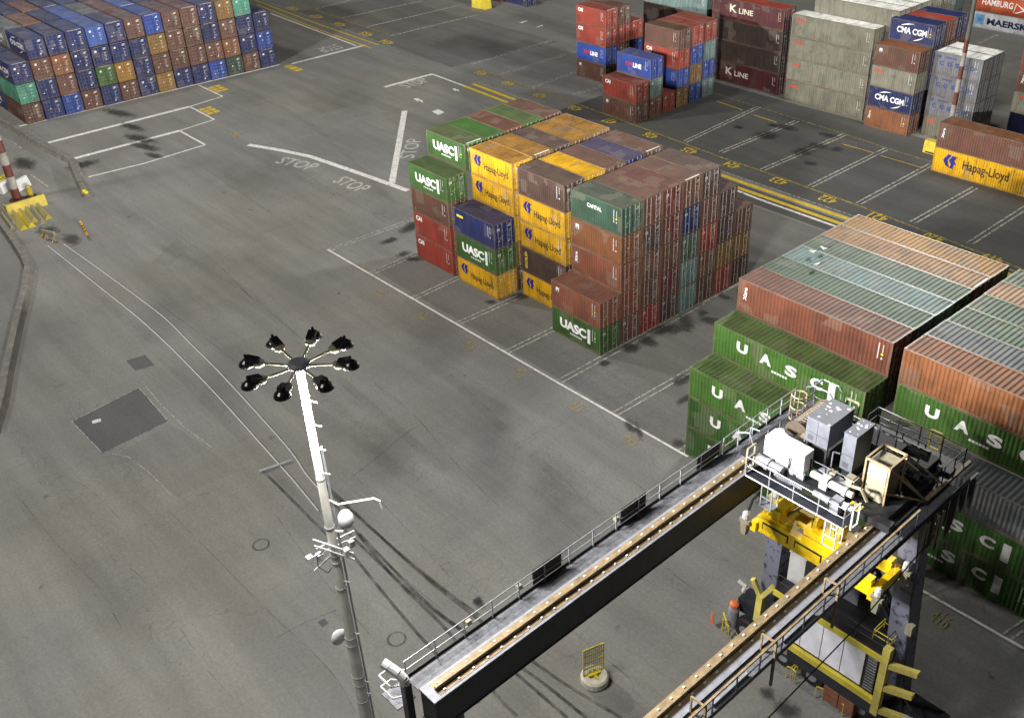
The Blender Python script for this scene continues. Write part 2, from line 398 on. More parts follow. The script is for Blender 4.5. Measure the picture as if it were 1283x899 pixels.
def mark_polys(kind, mk):
    """-> list of (name, colour, polys)"""
    Ln, W, H = DIM[kind]; F = lambda s, w, h, x, z, bold=.03, sp=1.0: (*text_mesh(s, w, h, bold, sp), x, z)
    if mk == 'uasc':
        if Ln < 10:
            return [('lettering', WHITE, [F('UASC', Ln*.55, H*.36, Ln*.17, H*.36, .045, .95), (*rect(Ln*.055, H*.56), Ln*.745, H*.24)]),
                    ('small_lettering', WHITE, [(*dashes(6, .2, .13, .06), Ln*.38, H*.24)])]
        ps = [F(c, .95, .82, Ln*f, H*.44, .05) for c, f in zip('UASC', (.17,.335,.505,.67))]
        return [('lettering', WHITE, ps+[(*rect(.5, 1.35), Ln*.785, H*.28)]), ('small_lettering', WHITE, [(*dashes(6, .17, .17, .05), Ln*.42, H*.3)])]
    if mk == 'hapag':
        e, s, tw, th = (H*.4, Ln*.09, Ln*.56, H*.27) if Ln < 10 else (H*.52, Ln*.1, Ln*.44, H*.38)
        ex = s; tx = s+e*1.08*(1.3 if Ln < 10 else 1.45)
        em = [([(x*e*1.05, z*e) for x, z in pts], [tuple(range(len(pts)))], ex, H*(.42 if Ln < 10 else .3)) for pts in (HL_A, HL_B)]
        return [('emblem', (.015,.02,.2), em), ('lettering', DARK, [F('Hapag-Lloyd', tw, th*1.25, tx, H*.28, .008)])]
    if mk == 'cai': return [('lettering', WHITE, [F('CAI', 1.0, .52, Ln*.07, H*.68, .05, .95)])]
    if mk == 'oocl': return [('lettering', (.55,.06,.03), [F('OOCL', Ln*.11 if Ln > 10 else Ln*.19, .42, Ln*.06, H*.68, .05)])]
    if mk == 'cosco':
        return [('lettering', (.03,.05,.22), [F(c, .52, .52, Ln*f, H*.42, .04) for c, f in zip('COSCO', (.13,.29,.45,.61,.77))]),
                ('small_lettering', (.05,.07,.2), [(*dashes(5, .2, .2, .07), Ln*.24, H*.76), (*dashes(2, .16, .26, .04), Ln*.08, H*.74)])]
    if mk == 'cma':
        return [('lettering', WHITE, [F('CMA CGM', Ln*.66, H*.29, Ln*.16, H*.4, .04), (*arc(Ln*.45, H*.52, Ln*.26, H*.36, 75, 145, .14), 0, 0), (*arc(Ln*.52, H*.5, Ln*.26, H*.36, -85, -20, .14), 0, 0)])]
    if mk == 'kline':
        return [('lettering', (.6,.56,.48), [F('K', Ln*.1, H*.36, Ln*.25, H*.4, .03), F('LINE', Ln*.2, H*.25, Ln*.38, H*.4, .02)])]
    if mk == 'omline':
        return [('lettering', (.5,.02,.06), [F('OM', Ln*.2, H*.2, Ln*.26, H*.44, .05)]), ('white_lettering', WHITE, [F('LINE', Ln*.25, H*.24, Ln*.48, H*.4, .05)])]
    if mk == 'maersk':
        st = []
        for i in range(14):
            a = math.pi*i/7+math.pi/2; r = .62 if i % 2 == 0 else .26; st.append((.75+r*math.cos(a), .75+r*math.sin(a)))
        return [('emblem', (.17,.42,.72), [(*rect(1.5, 1.5), .9, H*.25)]), ('star', WHITE, [([(.75,.75)]+st, [(0,1+i,1+(i+1)%14) for i in range(14)], .9, H*.25)]),
                ('lettering', (.01,.015,.06), [F('MAERSK', 6.6, 1.0, 2.9, H*.3, .035)])]
    if mk == 'hamburg':
        bow = [pl([(0,1.6),(1.7,.75),(2.3,.85),(.5,0),(.1,.02),(1.4,.62)]), pl([(0,0),(.25,1.4),(.12,1.45),(-.05,.0)])]
        return [('lettering', WHITE, [F('HAMBURG', 5.0, .95, 1.5, H*.42, .02), F('SUD', 2.0, .95, 9.3, H*.35, .02)]), ('emblem', WHITE, [(*b_, 6.75, H*.2) for b_ in bow])]
    if mk == 'capital': return [('lettering', WHITE, [F('CAPITAL', 1.7, .36, Ln*.33, H*.6, .03)])]
    if mk == 'xtra': return [('lettering', WHITE, [(*vert_text('Xtra', .3, H*.4), .45 if Ln < 10 else .5, H*.4)])]
    if mk == 'gold': return [('lettering', (.75,.55,.05), [(*vert_text('GOLD', .34, H*.66), .5, H*.18)])]
    if mk == 'tex': return [('emblem', WHITE, [(*rect(.4, .42), Ln*.1, H*.66)]), ('emblem_mark', (.03,.04,.2), [(*pl([(0,0),(.34,.0),(.17,.2)]), Ln*.1+.03, H*.67)])]
    if mk == 'label': return [('sticker', (.75,.6,.05), [(*rect(.95, .24), Ln*.08, H*.68)])]
    return []
_mm = {}
CNT = [0]
def container(kind, x, y, z, col, label, group, mark=None, roof=None, dusty=.3):
    """x, y: left end and front side; z: underside"""
    Ln, W, H = DIM[kind]; T = templ(kind); CNT[0] += 1
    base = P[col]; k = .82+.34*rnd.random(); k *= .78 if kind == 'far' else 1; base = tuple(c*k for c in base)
    t = thing('shipping_container', label, 'shipping container', (x+Ln/2+rnd.uniform(-.025,.025), y+W/2+rnd.uniform(-.02,.02), z), R(rnd.uniform(-.12,.12)), group)
    wl = link('side_wall', T['side_wall'], M['paint'], t, base)
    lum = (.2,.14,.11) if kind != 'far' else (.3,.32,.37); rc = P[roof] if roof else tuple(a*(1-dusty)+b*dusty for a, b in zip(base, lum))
    link('roof', T['roof'], M['roof'], t, rc)
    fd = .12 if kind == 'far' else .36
    link('frame', T['frame'], M['frame'], t, tuple(c*(1-fd)+d*fd for c, d in zip(base, (.2,.16,.115))))
    pass
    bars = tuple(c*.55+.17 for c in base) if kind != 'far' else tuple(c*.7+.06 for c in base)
    for d in ('door_near', 'door_far'):
        dr = link('door', T[d], M['paint'], t, base)
        link('locking_bar', T['bar_'+d], M['plain'], dr, bars)
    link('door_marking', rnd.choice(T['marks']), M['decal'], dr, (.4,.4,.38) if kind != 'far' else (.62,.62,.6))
    link('code_marking', T['code'], M['decal'], wl, (.5,.5,.48) if sum(base) < 1 else (.1,.1,.1))
    if rnd.random() < .3: link('warning_sticker', T['tape'], M['decal'], wl, (.75,.6,.03))
    if rnd.random() < .22: link('reflective_strip', T['strip'], M['decal'], t, (.6,.58,.55))
    if mark:
        if (kind, mark) not in _mm: _mm[kind, mark] = [(n, c, side_mesh(kind, ps, n)) for n, c, ps in mark_polys(kind, mark)]
        for n, c, me in _mm[kind, mark]: link(n, me, M['decal'], wl, c)
    return t
TW = ('bottom', 'second', 'third', 'fourth', 'fifth')
ORD = ('first','second','third','fourth','fifth','sixth','seventh','eighth','ninth','tenth','eleventh','twelfth','thirteenth','fourteenth')
def stack(kind, x, y, items, phrase, group, t0=0, z0=0, pitch=None):
    """items: colour or (colour, mark[, roof]) from tier t0 upwards"""
    pitch = pitch or DIM[kind][2]+.012
    for i, it in enumerate(items):
        it = it if isinstance(it, tuple) else (it,)
        col, mk, rf = (it+(None,None))[:3]
        container(kind, x, y, z0+(t0+i)*pitch, col, f"{NM[col]} container, {TW[t0+i]} tier, {phrase}", group, mk, rf)

# central block: four bays along x, rows of 2.487 m
G = 'containers of the central block'; bx = lambda b: (b-3)*6.846-6.06; RP = 2.487
D = [[('green','uasc'),('redbrown','tex')], ['brown','redbrown',('redbrown','xtra'),('orangebrown','tex'),('dkgreen','capital')], ['red','brown','brown','dkbrown','brown'],
     ['dkbrown','maroon','brown','maroon','maroon'], ['greyteal','greyteal','greygreen','navy','brown'], ['brown','brown','red','brown','dkbrown'],
     ['red','ochre','dkbrown','dkbrown'], ['dkbrown','ochre','brown']]
for r, it in enumerate(D): stack('20', bx(3), r*RP, it, f"{ORD[r]} stack along the central block's tall door wall", G)
stack('20', bx(2), RP, [('yellow','hapag'),('dkbrown','gold'),('yellow','hapag'),('yellow','hapag'),'dkbrown'], 'stack just behind the brown pair at the central block corner', G)
stack('20', bx(1), 0, [('yellow','hapag'),('green','uasc'),('navy','label')], 'three-high stack jutting from the central block front', G)
stack('20', bx(1), RP, ['dkbrown','ochre','yellow',('yellow','hapag'),('yellow','hapag','amber')], 'stack behind the three-high blue-topped one', G)
stack('20', bx(0), 0, [('red','cai'),('red','cai'),'brown',('green','uasc')], 'four-high corner stack nearest the stop lines', G)
stack('20', bx(0), RP, [('green','uasc')], 'behind the four-high corner stack, roof of central block', G, 4)
for b, cols, ph in ((2, [('yellow',None,'yellow'),'brown','navy','brown'], 'third'), (1, [('ochre',None,'amber'),'dkbrown',('ochre',None,'amber'),('tan',None,'amber')], 'second'), (0, [('green',None,'green'),('orangebrown',None,'brown'),'green','brown'], 'first')):
    for i, it in enumerate(cols): stack('20', bx(b), (i+2)*RP, [it], f"{ORD[i+1]} row back on {ph} bay from the stop lines", G, 4)

# forty-foot blocks at the gantry crane
G = 'forty-foot containers behind the gantry crane'; RY = lambda r: -4.92+2.42*r
U = ('green','uasc'); UB = ('ltgreen','uasc')
stack('40', 13.9, RY(0), [U, U, UB], 'front green stack behind the crane girder', G)
stack('40', 13.9, RY(1), ['green', UB], 'stepped stack second from the crane', G, 2)
stack('40', 13.9, RY(2), ['dkbrown', ('redbrown','xtra')], 'stack third from the crane, beside the green ones', G, 3)
for r, c, rf in ((3,'dkgreen','greygreen'),(4,'greyteal','greyteal'),(5,'dkgreen','greygreen'),(6,'orangebrown','peach'),(7,'ochre','amber')):
    stack('40', 13.9, RY(r), [(c,None,rf)], f"{ORD[r-2]} roof back from the crane trolley, near the gulls", G, 4)
stack('40', 26.8, RY(1), [U, U, ('silver',None,'silver')], 'low stack right under the crane trolley end', G)
stack('40', 26.8, RY(2), [UB, ('orangebrown',None,'orangebrown')], 'stack above the low grey-roofed one by the trolley', G, 3)
for r, c, rf in ((3,'silver','silver'),(4,'ltgreen','greygreen'),(5,'green','greygreen'),(6,'brown','tan'),(7,'green','greygreen')):
    stack('40', 26.8, RY(r), [(c,None,rf)], f"{ORD[r-2]} roof back in the block at the frame edge", G, 4)

# block of red and blue twenties beyond the yellow lane
G = 'containers in the red and blue block'
X = [[('brown','tex'),('red','cai')], ['redbrown','greyteal',('blue','omline')], ['red'], ['ochre','blue',('red','cai'),'brown'], ['blue','ochre','blue','red'], ['greyteal','blue','greyteal','red']]
for r, it in enumerate(X): stack('20', -42.7, 43.0+2.65*r, it, f"{ORD[r]} stack from the lane in red and blue block", G)
for r, it in enumerate([[('brown','tex'),('blue','omline'),('red','cai'),('red','cai')], ['navy','brown','red','brown'], ['navy','blue','red']]):
    stack('20', -57.1, 51.9+2.65*r, it, f"{ORD[r]} stack of trio left of the red and blue block", G)

# back row
G = 'containers of the back row'
stack('40h', -42.0, 64.1, [('wine','kline'),'umber','umber',('wine','kline','red')], 'red-topped stack at the back row', G)  # side colours darkened for the shade on this face; top roof bright red
stack('40h', -55.2, 64.1, ['wine','umber','umber','greyteal'], 'shaded stack beyond the red and blue block', G)
stack('40h', -28.05, 63.3, [('cream','oocl')]*3+[('cream','oocl','white')], 'cream stack in the back row', G)  # dim sides and lit roof put into the colours: cream lowered, white raised
for i in range(5): stack('40h', -26.4, 65.75+2.46*i, [('cream',None,'white')], f"{ORD[i]} tall row behind the cream stack", G, 4, -.9)
stack('20', -14.85, 62.2, [('orangebrown','xtra'),('navy','cma'),('cream','oocl'),('brown','tex','orangebrown')], 'narrow stack between cream and pale grey stacks', G)
stack('20', -14.75, 64.7, ['navy','navy',('navy','cma','navy')], 'tall stack behind the narrow brown-topped one', G, 2)
stack('20', -14.75, 67.2, ['brown',('redbrown',None,'red')], 'middle of three tall stacks behind the brown-topped one', G, 3)
stack('20', -14.75, 69.7, ['maroon',('navy',None,'navy')], 'rearmost of three tall stacks behind the brown-topped one', G, 3)
stack('20', -7.95, 64.0, [('cream','oocl'),('grey','cosco'),('grey','cosco'),('grey','cosco','white')], 'pale stack behind the striped mast', G)  # grey sides lowered and roof whitened to carry the light from above
stack('20', -7.95, 66.5, ['cream','grey','grey',('grey',None,'white')], 'rear half of the pale stack behind the striped mast', G)
stack('40', -.9, 71.5, ['navy',('cream','oocl'),('brown','xtra'),'redbrown'], 'stack by the yellow railing at the frame edge', G)
stack('40h', -1.15, 54.8, [('yellow','hapag'),('brown','xtra','orangebrown')], 'two-high pair alone on the marked slots', G)
stack('40', -27.6, 111.0, [('palegrey','maersk'),('orange','hamburg'),'white'], 'far stack lettered beside the mast top', G)
stack('20', -35.2, 108.5, ['grey','greyteal','teal'], 'far stack left of the orange lettered container', G)
container('20', -105.6, 72.6, 0, 'maroon', 'maroon container at the far edge beside two yellow blocks', G)
container('20', -98.8, 73.4, 0, 'navy', 'navy container at the far edge behind the maroon one', G)

# blue and brown wall of containers at the far side
G = 'containers of the far blue and brown block'
FW = [['brown','teal',('navy','cma')], ['navy','navy','brown',('navy','cma')], ['blue','brown','orangebrown','navy'], ['brown','navy','navy','navy'], ['navy','green','navy','ltblue'],
 ['brown','amber','navy','navy'], ['navy','navy','navy','brown'], ['ochre','brown','ochre','blue'], ['navy','brown','brown','brown'], ['navy','brown','brown','brown'],
 ['blue','brown','navy','navy'], ['dkgreen','orangebrown','brown','ochre'], ['brown','navy','navy','teal'], ['navy','blue','navy']]
FR = [None,'silver','grey','tan','ltblue','ltblue','orangebrown','silver','brown','orangebrown','navy','amber','teal',None]
fx = lambda bay, r: -108.15-8.7*bay+.19*r
for r, it in enumerate(FW):
    it = [i if isinstance(i, tuple) else (i,) for i in it]
    if FR[r]: it[-1] = (it[-1]+(None,))[:2]+(None,)
    stack('far', fx(0, r), -15.05+2.8*r, it, f"{ORD[r]} stack from the striped pole in far door wall", G, pitch=2.87)
stack('far', fx(1, 0), -15.05, [('navy','cma'),'green',('navy','cma')], 'end stack behind the far door wall', G, pitch=2.87)
for bay in (1, 2, 3):
    for r in range(1, 13):
        c = rnd.choice(['navy','navy','silver','navy','brown','ltblue','navy','orangebrown','greyteal','navy'])
        stack('far', fx(bay, r), -15.05+2.8*r, [(c, 'cma' if r == 1 else None)], f"{ORD[r-1]} roof across, bay {('','two','three','four')[bay]} of far block", G, 3, pitch=2.87)
# ------------------------------------------------------------------ ground and its markings
b = MB(); b.add([(-700,-500,0),(500,-500,0),(500,900,0),(-700,900,0)], [(0,1,2,3)]); struct('ground', b, M['asphalt'])
_z = [0]
def zl(base): _z[0] += 1; return base+.00045*(_z[0] % 26)
def flatpoly(name, pts, mat, z): 
    b = MB(); b.poly([(p[0],p[1],z) for p in pts]); return struct(name, b, mat)
def ribbon(name, pts, w, mat, z=None):
    pts = [Vector((p[0],p[1])) for p in pts]; z = zl(.016) if z is None else z; b = MB(); vs = []
    for i, p in enumerate(pts):
        d = (pts[min(i+1,len(pts)-1)]-pts[max(i-1,0)]).normalized(); n = Vector((-d.y,d.x))*w/2
        vs += [(p.x+n.x,p.y+n.y,z),(p.x-n.x,p.y-n.y,z)]
    b.add(vs, [(2*i,2*i+1,2*i+3,2*i+2) for i in range(len(pts)-1)]); return struct(name, b, mat)
def smooth(pts, k=6):
    """Catmull-Rom through world points"""
    P_ = [Vector(p[:2]) for p in pts]; P_ = [2*P_[0]-P_[1]]+P_+[2*P_[-1]-P_[-2]]; out = []
    for i in range(1, len(P_)-2):
        a, b_, c, d = P_[i-1:i+3]
        for j in range(k):
            t = j/k; out.append(.5*((2*b_)+(c-a)*t+(2*a-5*b_+4*c-d)*t*t+(3*b_-a-3*c+d)*t**3))
    return out+[P_[-2]]
px = lambda *pts: [at(*p) for p in pts]
flatpoly('slot_pavement', [(-27.5,-4.95),(60,-4.95),(60,33.2),(-27.5,33.2)], M['asphalt_slot'], .004)
flatpoly('lane_pavement', [(-48,33.6),(60,33.6),(60,63),(-48,63)], M['asphalt_lane'], .004)
flatpoly('lane_pavement', [(-125,43.5),(-75,42),(-72,62),(-120,62)], M['asphalt_slot'], .004)

W1, W2, Y1, Y2 = M['line_white'], M['line_thin'], M['line_yellow'], M['line_yfade']
# stop bars, lane edges
ribbon('stop_line', px((311,181.5),(350,188),(388,196),(450,217),(511,239)), .75, W1)
ribbon('stop_line', px((507,139),(491,230)), .8, W1)
ribbon('stop_line', px((481.5,109.4),(541.5,93)), .7, W1)
ribbon('stop_line', px((365.4,80.3),(457.5,56.8)), .75, W1)
ribbon('road_line', px((338.7,17),(446,57.4)), .4, W1)
yw = (at(922,238).y+at(1049,286).y)/2
ribbon('road_line', [at(541.5,93), (-45,at(620,124).y), (-10,yw), (60,yw)], .38, W1)
for (a, b_), w, mt_ in ((((903.4,218),(1065.5,277)),.62,Y1), (((903,226.5),(1054.6,282)),.62,Y1), (((903,212.5),(1070,273)),.16,W2)):
    A_, B_ = at(*a), at(*b_); y = (A_.y+B_.y)/2
    ribbon('lane_line', [(-66,y+1.6),(-40,y+.5),(-15,y),(60,y)], w, mt_)
flatpoly('lane_strip', [(-66,at(903,226).y+1.4),(60,at(1000,262).y),(60,at(1000,254).y),(-66,at(903,219).y+1.4)], M['asphalt'], .0085)
ribbon('lane_line', px((318,0),(400,31),(474.8,56.8)), .35, Y1)
ribbon('lane_line', px((322,6),(398,37),(465.5,60.8)), .35, Y1)
ribbon('lane_line', px((326,0),(410,28.5),(468,50.7)), .15, W2)
# slots beyond the lane
ribbon('slot_line', px((590,82.7),(696,120.5),(764,145.5),(911,200),(953,214),(1078,258.5),(1283,338)), .28, Y2)
for a, b_ in (((590,80.7),(690.8,51.4)),((624,94.7),(720,65)),((664,110.8),(722,90.3)),((719,118.8),(757,107)),((858,178),(951,134)),((903,191),(998.5,152)),((955,213),(1058,168.7)),
              ((1015,233.7),(1110.4,186.6)),((1076,255),(1167,206)),((1143,279),(1222,235)),((1215,305),(1290,257))):
    A_, B_ = at(*a), at(*b_)
    for o in (-.28, .28): ribbon('slot_line', [(A_.x+o,A_.y),(B_.x+o,B_.y)], .2, W2)
for a, b_ in (((393,12.5),(440,0)),((425.4,23.5),(529.5,1.3)),((460,34),(583,5.3)),((488,45.4),(599,18.7))): ribbon('slot_line', px(a, b_), .5, M['line_yfade' if 0 else 'line_thin'])
ribbon('slot_line', px((366.7,2.7),(487,44)), .35, Y2)
ribbon('slot_line', px((895,117),(952,135),(1060,168.5),(1113,186.6),(1167,203)), .16, Y2)
for a, b_ in (((898,127),(930,138)),((945,144.5),(973,153.5)),((1055,180.5),(1094,191.5)),((1103,195),(1154,210))): ribbon('slot_line', px(a, b_), .16, Y1)
ribbon('slot_line', px((678,55),(712,67)), .16, Y2); ribbon('slot_line', px((505,2),(585,24)), .16, Y2)
ribbon('slot_line', px((1225,55),(1250,44)), .5, W2); ribbon('slot_line', px((1215,60),(1275,70)), .15, W2)
# slots of the central block and the crane block
ribbon('slot_line', px((411,313),(560,399),(700,480),(862,572)), .2, W1)
ribbon('slot_line', px((1100,708),(1259,798.5),(1283,812)), .2, W1)
for a, b_ in (((411,314),(520,274)),((462,344),(540,310)),((518,374),(585,343)),((572,406),(660,367)),((634,441.5),(720,399)),((699,479),(880,379.7)),((770,519),(905,441)),((851,567),(890,542)),((1262,797),(1290,778))):
    A_, B_ = at(*a), at(*b_)
    for o in (-.26, .26): ribbon('slot_line', [(A_.x+o,A_.y),(B_.x+o,B_.y)], .15, W2)
A_ = at(880,379.7); ribbon('slot_line', [(A_.x,A_.y),(A_.x,23)], .3, W2)
# parking bays by the striped pole
ribbon('bay_line', px((22,159),(350,81.5)), .5, W1)
for a in (((60.5,179),(237,134)),((89.7,199.6),(225,164))): ribbon('bay_line', px(*a), .75, W1)
for a in (((237,134),(279,121)),((249,107),(279,121)),((225,164),(268.6,150)),((238,134),(268.6,150)),((110.8,221.8),(182,204.5),(257,181.6)),((225,164),(257,181.6)),((0,121),(14,140))): ribbon('bay_line', px(*a), .28, W1)
ribbon('bay_line', px((13,176),(27,186)), .18, W2); ribbon('bay_line', px((39,219),(61,234.5)), .18, W2)

def ground_text(body, p, w, h, ang, mat, bold=.02):
    vs, fs = text_mesh(body, w, h, bold); b = MB(); b.add([(x-w/2, y-h/2, 0) for x, y in vs], fs)
    o = struct('painted_lettering' if body.isalpha() else 'painted_number', b, mat); o.location = (p.x, p.y, zl(.017)); o.rotation_euler.z = R(ang)
for body, p in (('426',(455,336)),('425',(477,367)),('424',(528,396)),('423',(589,432)),('422',(652,467)),('421',(722,509)),('420',(790,551)),('416',(1178,775))):
    ground_text(body, at(*p), 1.15, 1.35, 0, Y2, .0)
for i, p in enumerate(((1243,324),(1169,298),(1100,272),(1037,250),(976,227),(917,207),(864,189),(815,170),(764,152),(721,136),(677,120),(637,105),(603,92))):
    ground_text(str(419+i), at(*p), 2.0, 1.5, 180, Y1, .01)
for i, p in enumerate(((485,53),(459,43),(425,31),(397,21),(367,11))): ground_text(str(434+i), at(*p), 3.2, 1.7, 180, Y1, .02)
def dir_deg(a, b_): d = at(*b_)-at(*a); return math.degrees(math.atan2(d.y, d.x))
ground_text('STOP', at(373,205), 6.0, 2.2, dir_deg((348,198),(396,208)), M['line_mid'], .012)
ground_text('STOP', at(441,231), 5.2, 2.2, dir_deg((420,221),(465,239)), M['line_mid'], .012)
ground_text('STOP', at(514.5,186), 6.6, 2.0, dir_deg((510,196),(519,176)), M['line_mid'], .012)
ground_text('STOP', at(519,104), 4.4, 2.6, dir_deg((502,109),(536,98)), M['line_mid'], .012)
ground_text('STOP', at(413,61), 3.8, 3.4, dir_deg((428,57),(400,64)), M['line_mid'], .012)
for p in ((273,111.5),(262,138.8)):
    b = MB(); c = at(*p)
    for k in range(6): b.poly([(c.x-1.7+(k%3)*1.2, c.y-.9+(k//3)*1.05,.024), (c.x-.75+(k%3)*1.2, c.y-.9+(k//3)*1.05,.024), (c.x-.75+(k%3)*1.2, c.y-.05+(k//3)*1.05,.024), (c.x-1.7+(k%3)*1.2, c.y-.05+(k//3)*1.05,.024)])
    struct('painted_block', b, Y1)
b = MB(); c = at(367,85.5)
for k in range(3): b.poly([(c.x-2+k*1.5,c.y-.6,.025),(c.x-.9+k*1.5,c.y-.6,.025),(c.x-.9+k*1.5,c.y+.7,.025),(c.x-2+k*1.5,c.y+.7,.025)])
struct('painted_block', b, Y1)
for a in (((287,165),(300,169)),((290,170),(296,166)),((296,172),(303,168))): ribbon('painted_dash', px(*a), .3, Y2)
flatpoly('painted_diamond', px((541,140),(549,137),(557,141),(549,144.5)), W1, .026)
for pts in (((517.5,123.5),(524,128),(525,126),(530,129.5),(529.5,126),(524.5,124.5),(525,123.5)), ((566.5,111.5),(570.5,114.7),(571.3,113.5),(575.7,115),(574.5,112.7),(571,112),(571.5,111)),
            ((650,28.5),(660,25.7),(661,27),(655.5,28.6),(655,29.6)), ((671,34.5),(680,31.3),(680.5,32.7),(676,33.9),(675.5,34.6))):
    flatpoly('painted_arrow', px(*pts), W1, zl(.018))
# repair patches
flatpoly('asphalt_patch', px((90,528),(174,485.5),(211,528),(129,568)), M['asphalt_dark'], .009)
ribbon('patch_seam', px((90,528),(174,485.5),(211,528),(129,568),(90,528)), .09, W2)
flatpoly('asphalt_patch', px((157,452),(182,444.5),(194,458),(169,465)), M['asphalt_dark'], .009)
ribbon('patch_seam', px((157,452),(169,465),(194,458)), .07, W2)
flatpoly('asphalt_patch', px((188,330),(222,299),(237,312),(212,333)), M['asphalt_near'], .009)
ribbon('patch_seam', px((178,478),(200,505),(232,536),(265,560)), .06, W2)
ribbon('patch_seam', px((140,568),(160,572),(185,590),(215,620)), .06, W2)
flatpoly('asphalt_patch', px((145,570),(213,530),(300,590),(222,622)), M['asphalt_near'], .0065)
flatpoly('painted_block', px((115,527),(126,524),(127,528),(116,531)), W1, .027)
for p in ((327,682),(497,800)):
    c = at(*p); ribbon('manhole_cover', [(c.x+.55*math.cos(t*.3927),c.y+.55*math.sin(t*.3927)) for t in range(17)], .12, M['tyre'])
flatpoly('drain_cover', px((398,779),(406,774),(412,780),(404,785)), M['asphalt_dark'], .01)
# tyre marks
for pts in (((408,607),(506,699),(560,745),(599,775),(666,827),(720,864),(779,899)), ((411,621),(489,718),(560,789),(617,864),(648,897)), ((428,660),(517,743),(592,800),(645,842),(711,899)),
            ((432,683),(517,786),(575,848),(600,880)), ((404,608),(500,692),(556,738),(600,770)), ((450,668),(530,750),(600,803),(668,846),(735,899)), ((330,590),(430,690))):
    ribbon('tyre_mark', smooth(px(*pts)), .22, M['tyre'])
for pts in (((70,320),(160,405),(300,545),(420,680)), ((180,300),(300,360),(420,470),(560,590)), ((540,300),(660,400)), ((560,470),(700,600),(820,700)), ((250,90),(380,150),(500,260)), ((960,420),(1010,400))):
    ribbon('tyre_mark', smooth(px(*pts)), .8, M['track_grime'])
# long cracks and paving seams
for pts in (((211,639),(260,690),(330,760),(415,839),(450,899)), ((162,711),(175,722),(200,757)), ((224,787),(243,811)), ((262,840),(298,885)), ((294,586),(340,640),(400,720),(470,800)), ((137,762),(151,785)), ((300,590),(330,575),(345,565)),
            ((470,480),(520,520),(575,585),(640,650)), ((440,600),(505,545),(520,535)), ((440,590),(500,650),(560,720)), ((520,620),(560,650)), ((700,590),(730,625)), ((790,600),(815,620)), ((60,60),(75,66)), ((300,360),(350,400),(380,425)), ((170,260),(260,320),(330,390)),
            ((240,200),(330,260),(430,330)), ((350,200),(420,240),(500,290)), ((380,110),(450,150),(520,180)), ((200,380),(290,450),(370,520)), ((20,620),(70,680),(130,740)), ((60,590),(110,610),(150,650)), ((480,700),(560,770)), ((300,760),(345,735),(400,712)),
            ((345,800),(380,782),(420,765)), ((700,650),(760,700),(830,740)), ((820,700),(900,760)), ((660,740),(720,790),(790,850)), ((1150,690),(1220,740)), ((560,150),(600,170))):
    ribbon('pavement_seam', smooth([p+Vector((rnd.uniform(-.1,.1),rnd.uniform(-.1,.1),0)) for p in px(*pts)]), .055, M['seam'])
# oil stains and grime
def stain(p, rx, ry, ang=0, mat='oil'):
    c = at(*p); b = MB(); n = 24
    b.add([(1.25*math.cos(2*math.pi*i/n), 1.25*math.sin(2*math.pi*i/n), 0) for i in range(n)], [tuple(range(n))])
    o = struct('oil_stain' if mat == 'oil' else 'grime_patch', b, M[mat]); o.location = (c.x, c.y, zl(.03)); o.scale = (rx,ry,1); o.rotation_euler.z = R(ang)
for p, rx, ry, a in (((514,285),1.2,2.6,20),((487,302),1.0,1.6,0),((520,325),1.6,.8,40),((505,318),.8,1.2,0),((615,378),.8,.8,0),((654,371),1.0,1.5,0),((757,455),.7,.7,0),((790,436),1.2,1.2,0),((812,428),1.5,1,0),
    ((838,413),1.4,2.5,-30),((860,405),2.2,1.0,-40),((890,402),1.6,1.0,0),((858,380),.9,1.0,0),((908,372),1.2,.7,0),((854,476),.9,1.5,0),((858,500),.6,1.4,0),((789,533),1.5,.6,-35),((800,540),1.6,.4,-35),((850,555),.8,.8,0),
    ((150,142),5,1.6,15),((165,159),4,1.2,10),((175,174),4.5,1.5,15),((182,184),4.5,1.3,12),((193,195),2.5,1,10),((30,205),4,2,0),((103,207),2,3,0),
    ((960,170),2.2,2.2,0),((1025,183),1.8,1.6,0),((1006,190),1.6,2.4,0),((985,160),2.5,1.5,0),((1038,170),2.0,1.2,0),((1048,187),1.2,1.2,0),((1015,205),1.2,1,0),((968,157),1.0,.8,0),((925,160),1.2,.8,0),((600,755),.8,.5,0),((598,752),.5,.5,0),
    ((960,868),.8,.6,0),((985,888),1.2,.8,0),((470,190),9,5,0),((880,392),.8,.8,0),((930,365),.8,.8,0),((1250,230),2,2,0),((60,290),2.4,1.6,0),((90,300),2.6,1.2,0)):
    if p == (470,190): continue
    stain(p, rx, ry, a)
for p, rx, ry, a in (((620,60),14,5,-30),((330,225),11,7,0),((425,125),14,7,-20),((1020,150),12,4,0),((880,130),8,2.5,-5),((1120,200),10,2,-5),((1255,120),6,12,0),((540,420),9,4,-20),((620,560),9,3,-35),((700,640),10,3,-35),((200,400),8,4,-30),
    ((280,470),7,3,-30),((480,560),6,3,-30),((40,420),5,8,0),((1100,120),9,1.6,-5),((950,105),9,1.4,-5),((820,300),3,3,0)):
    stain(p, rx, ry, a, 'grime')

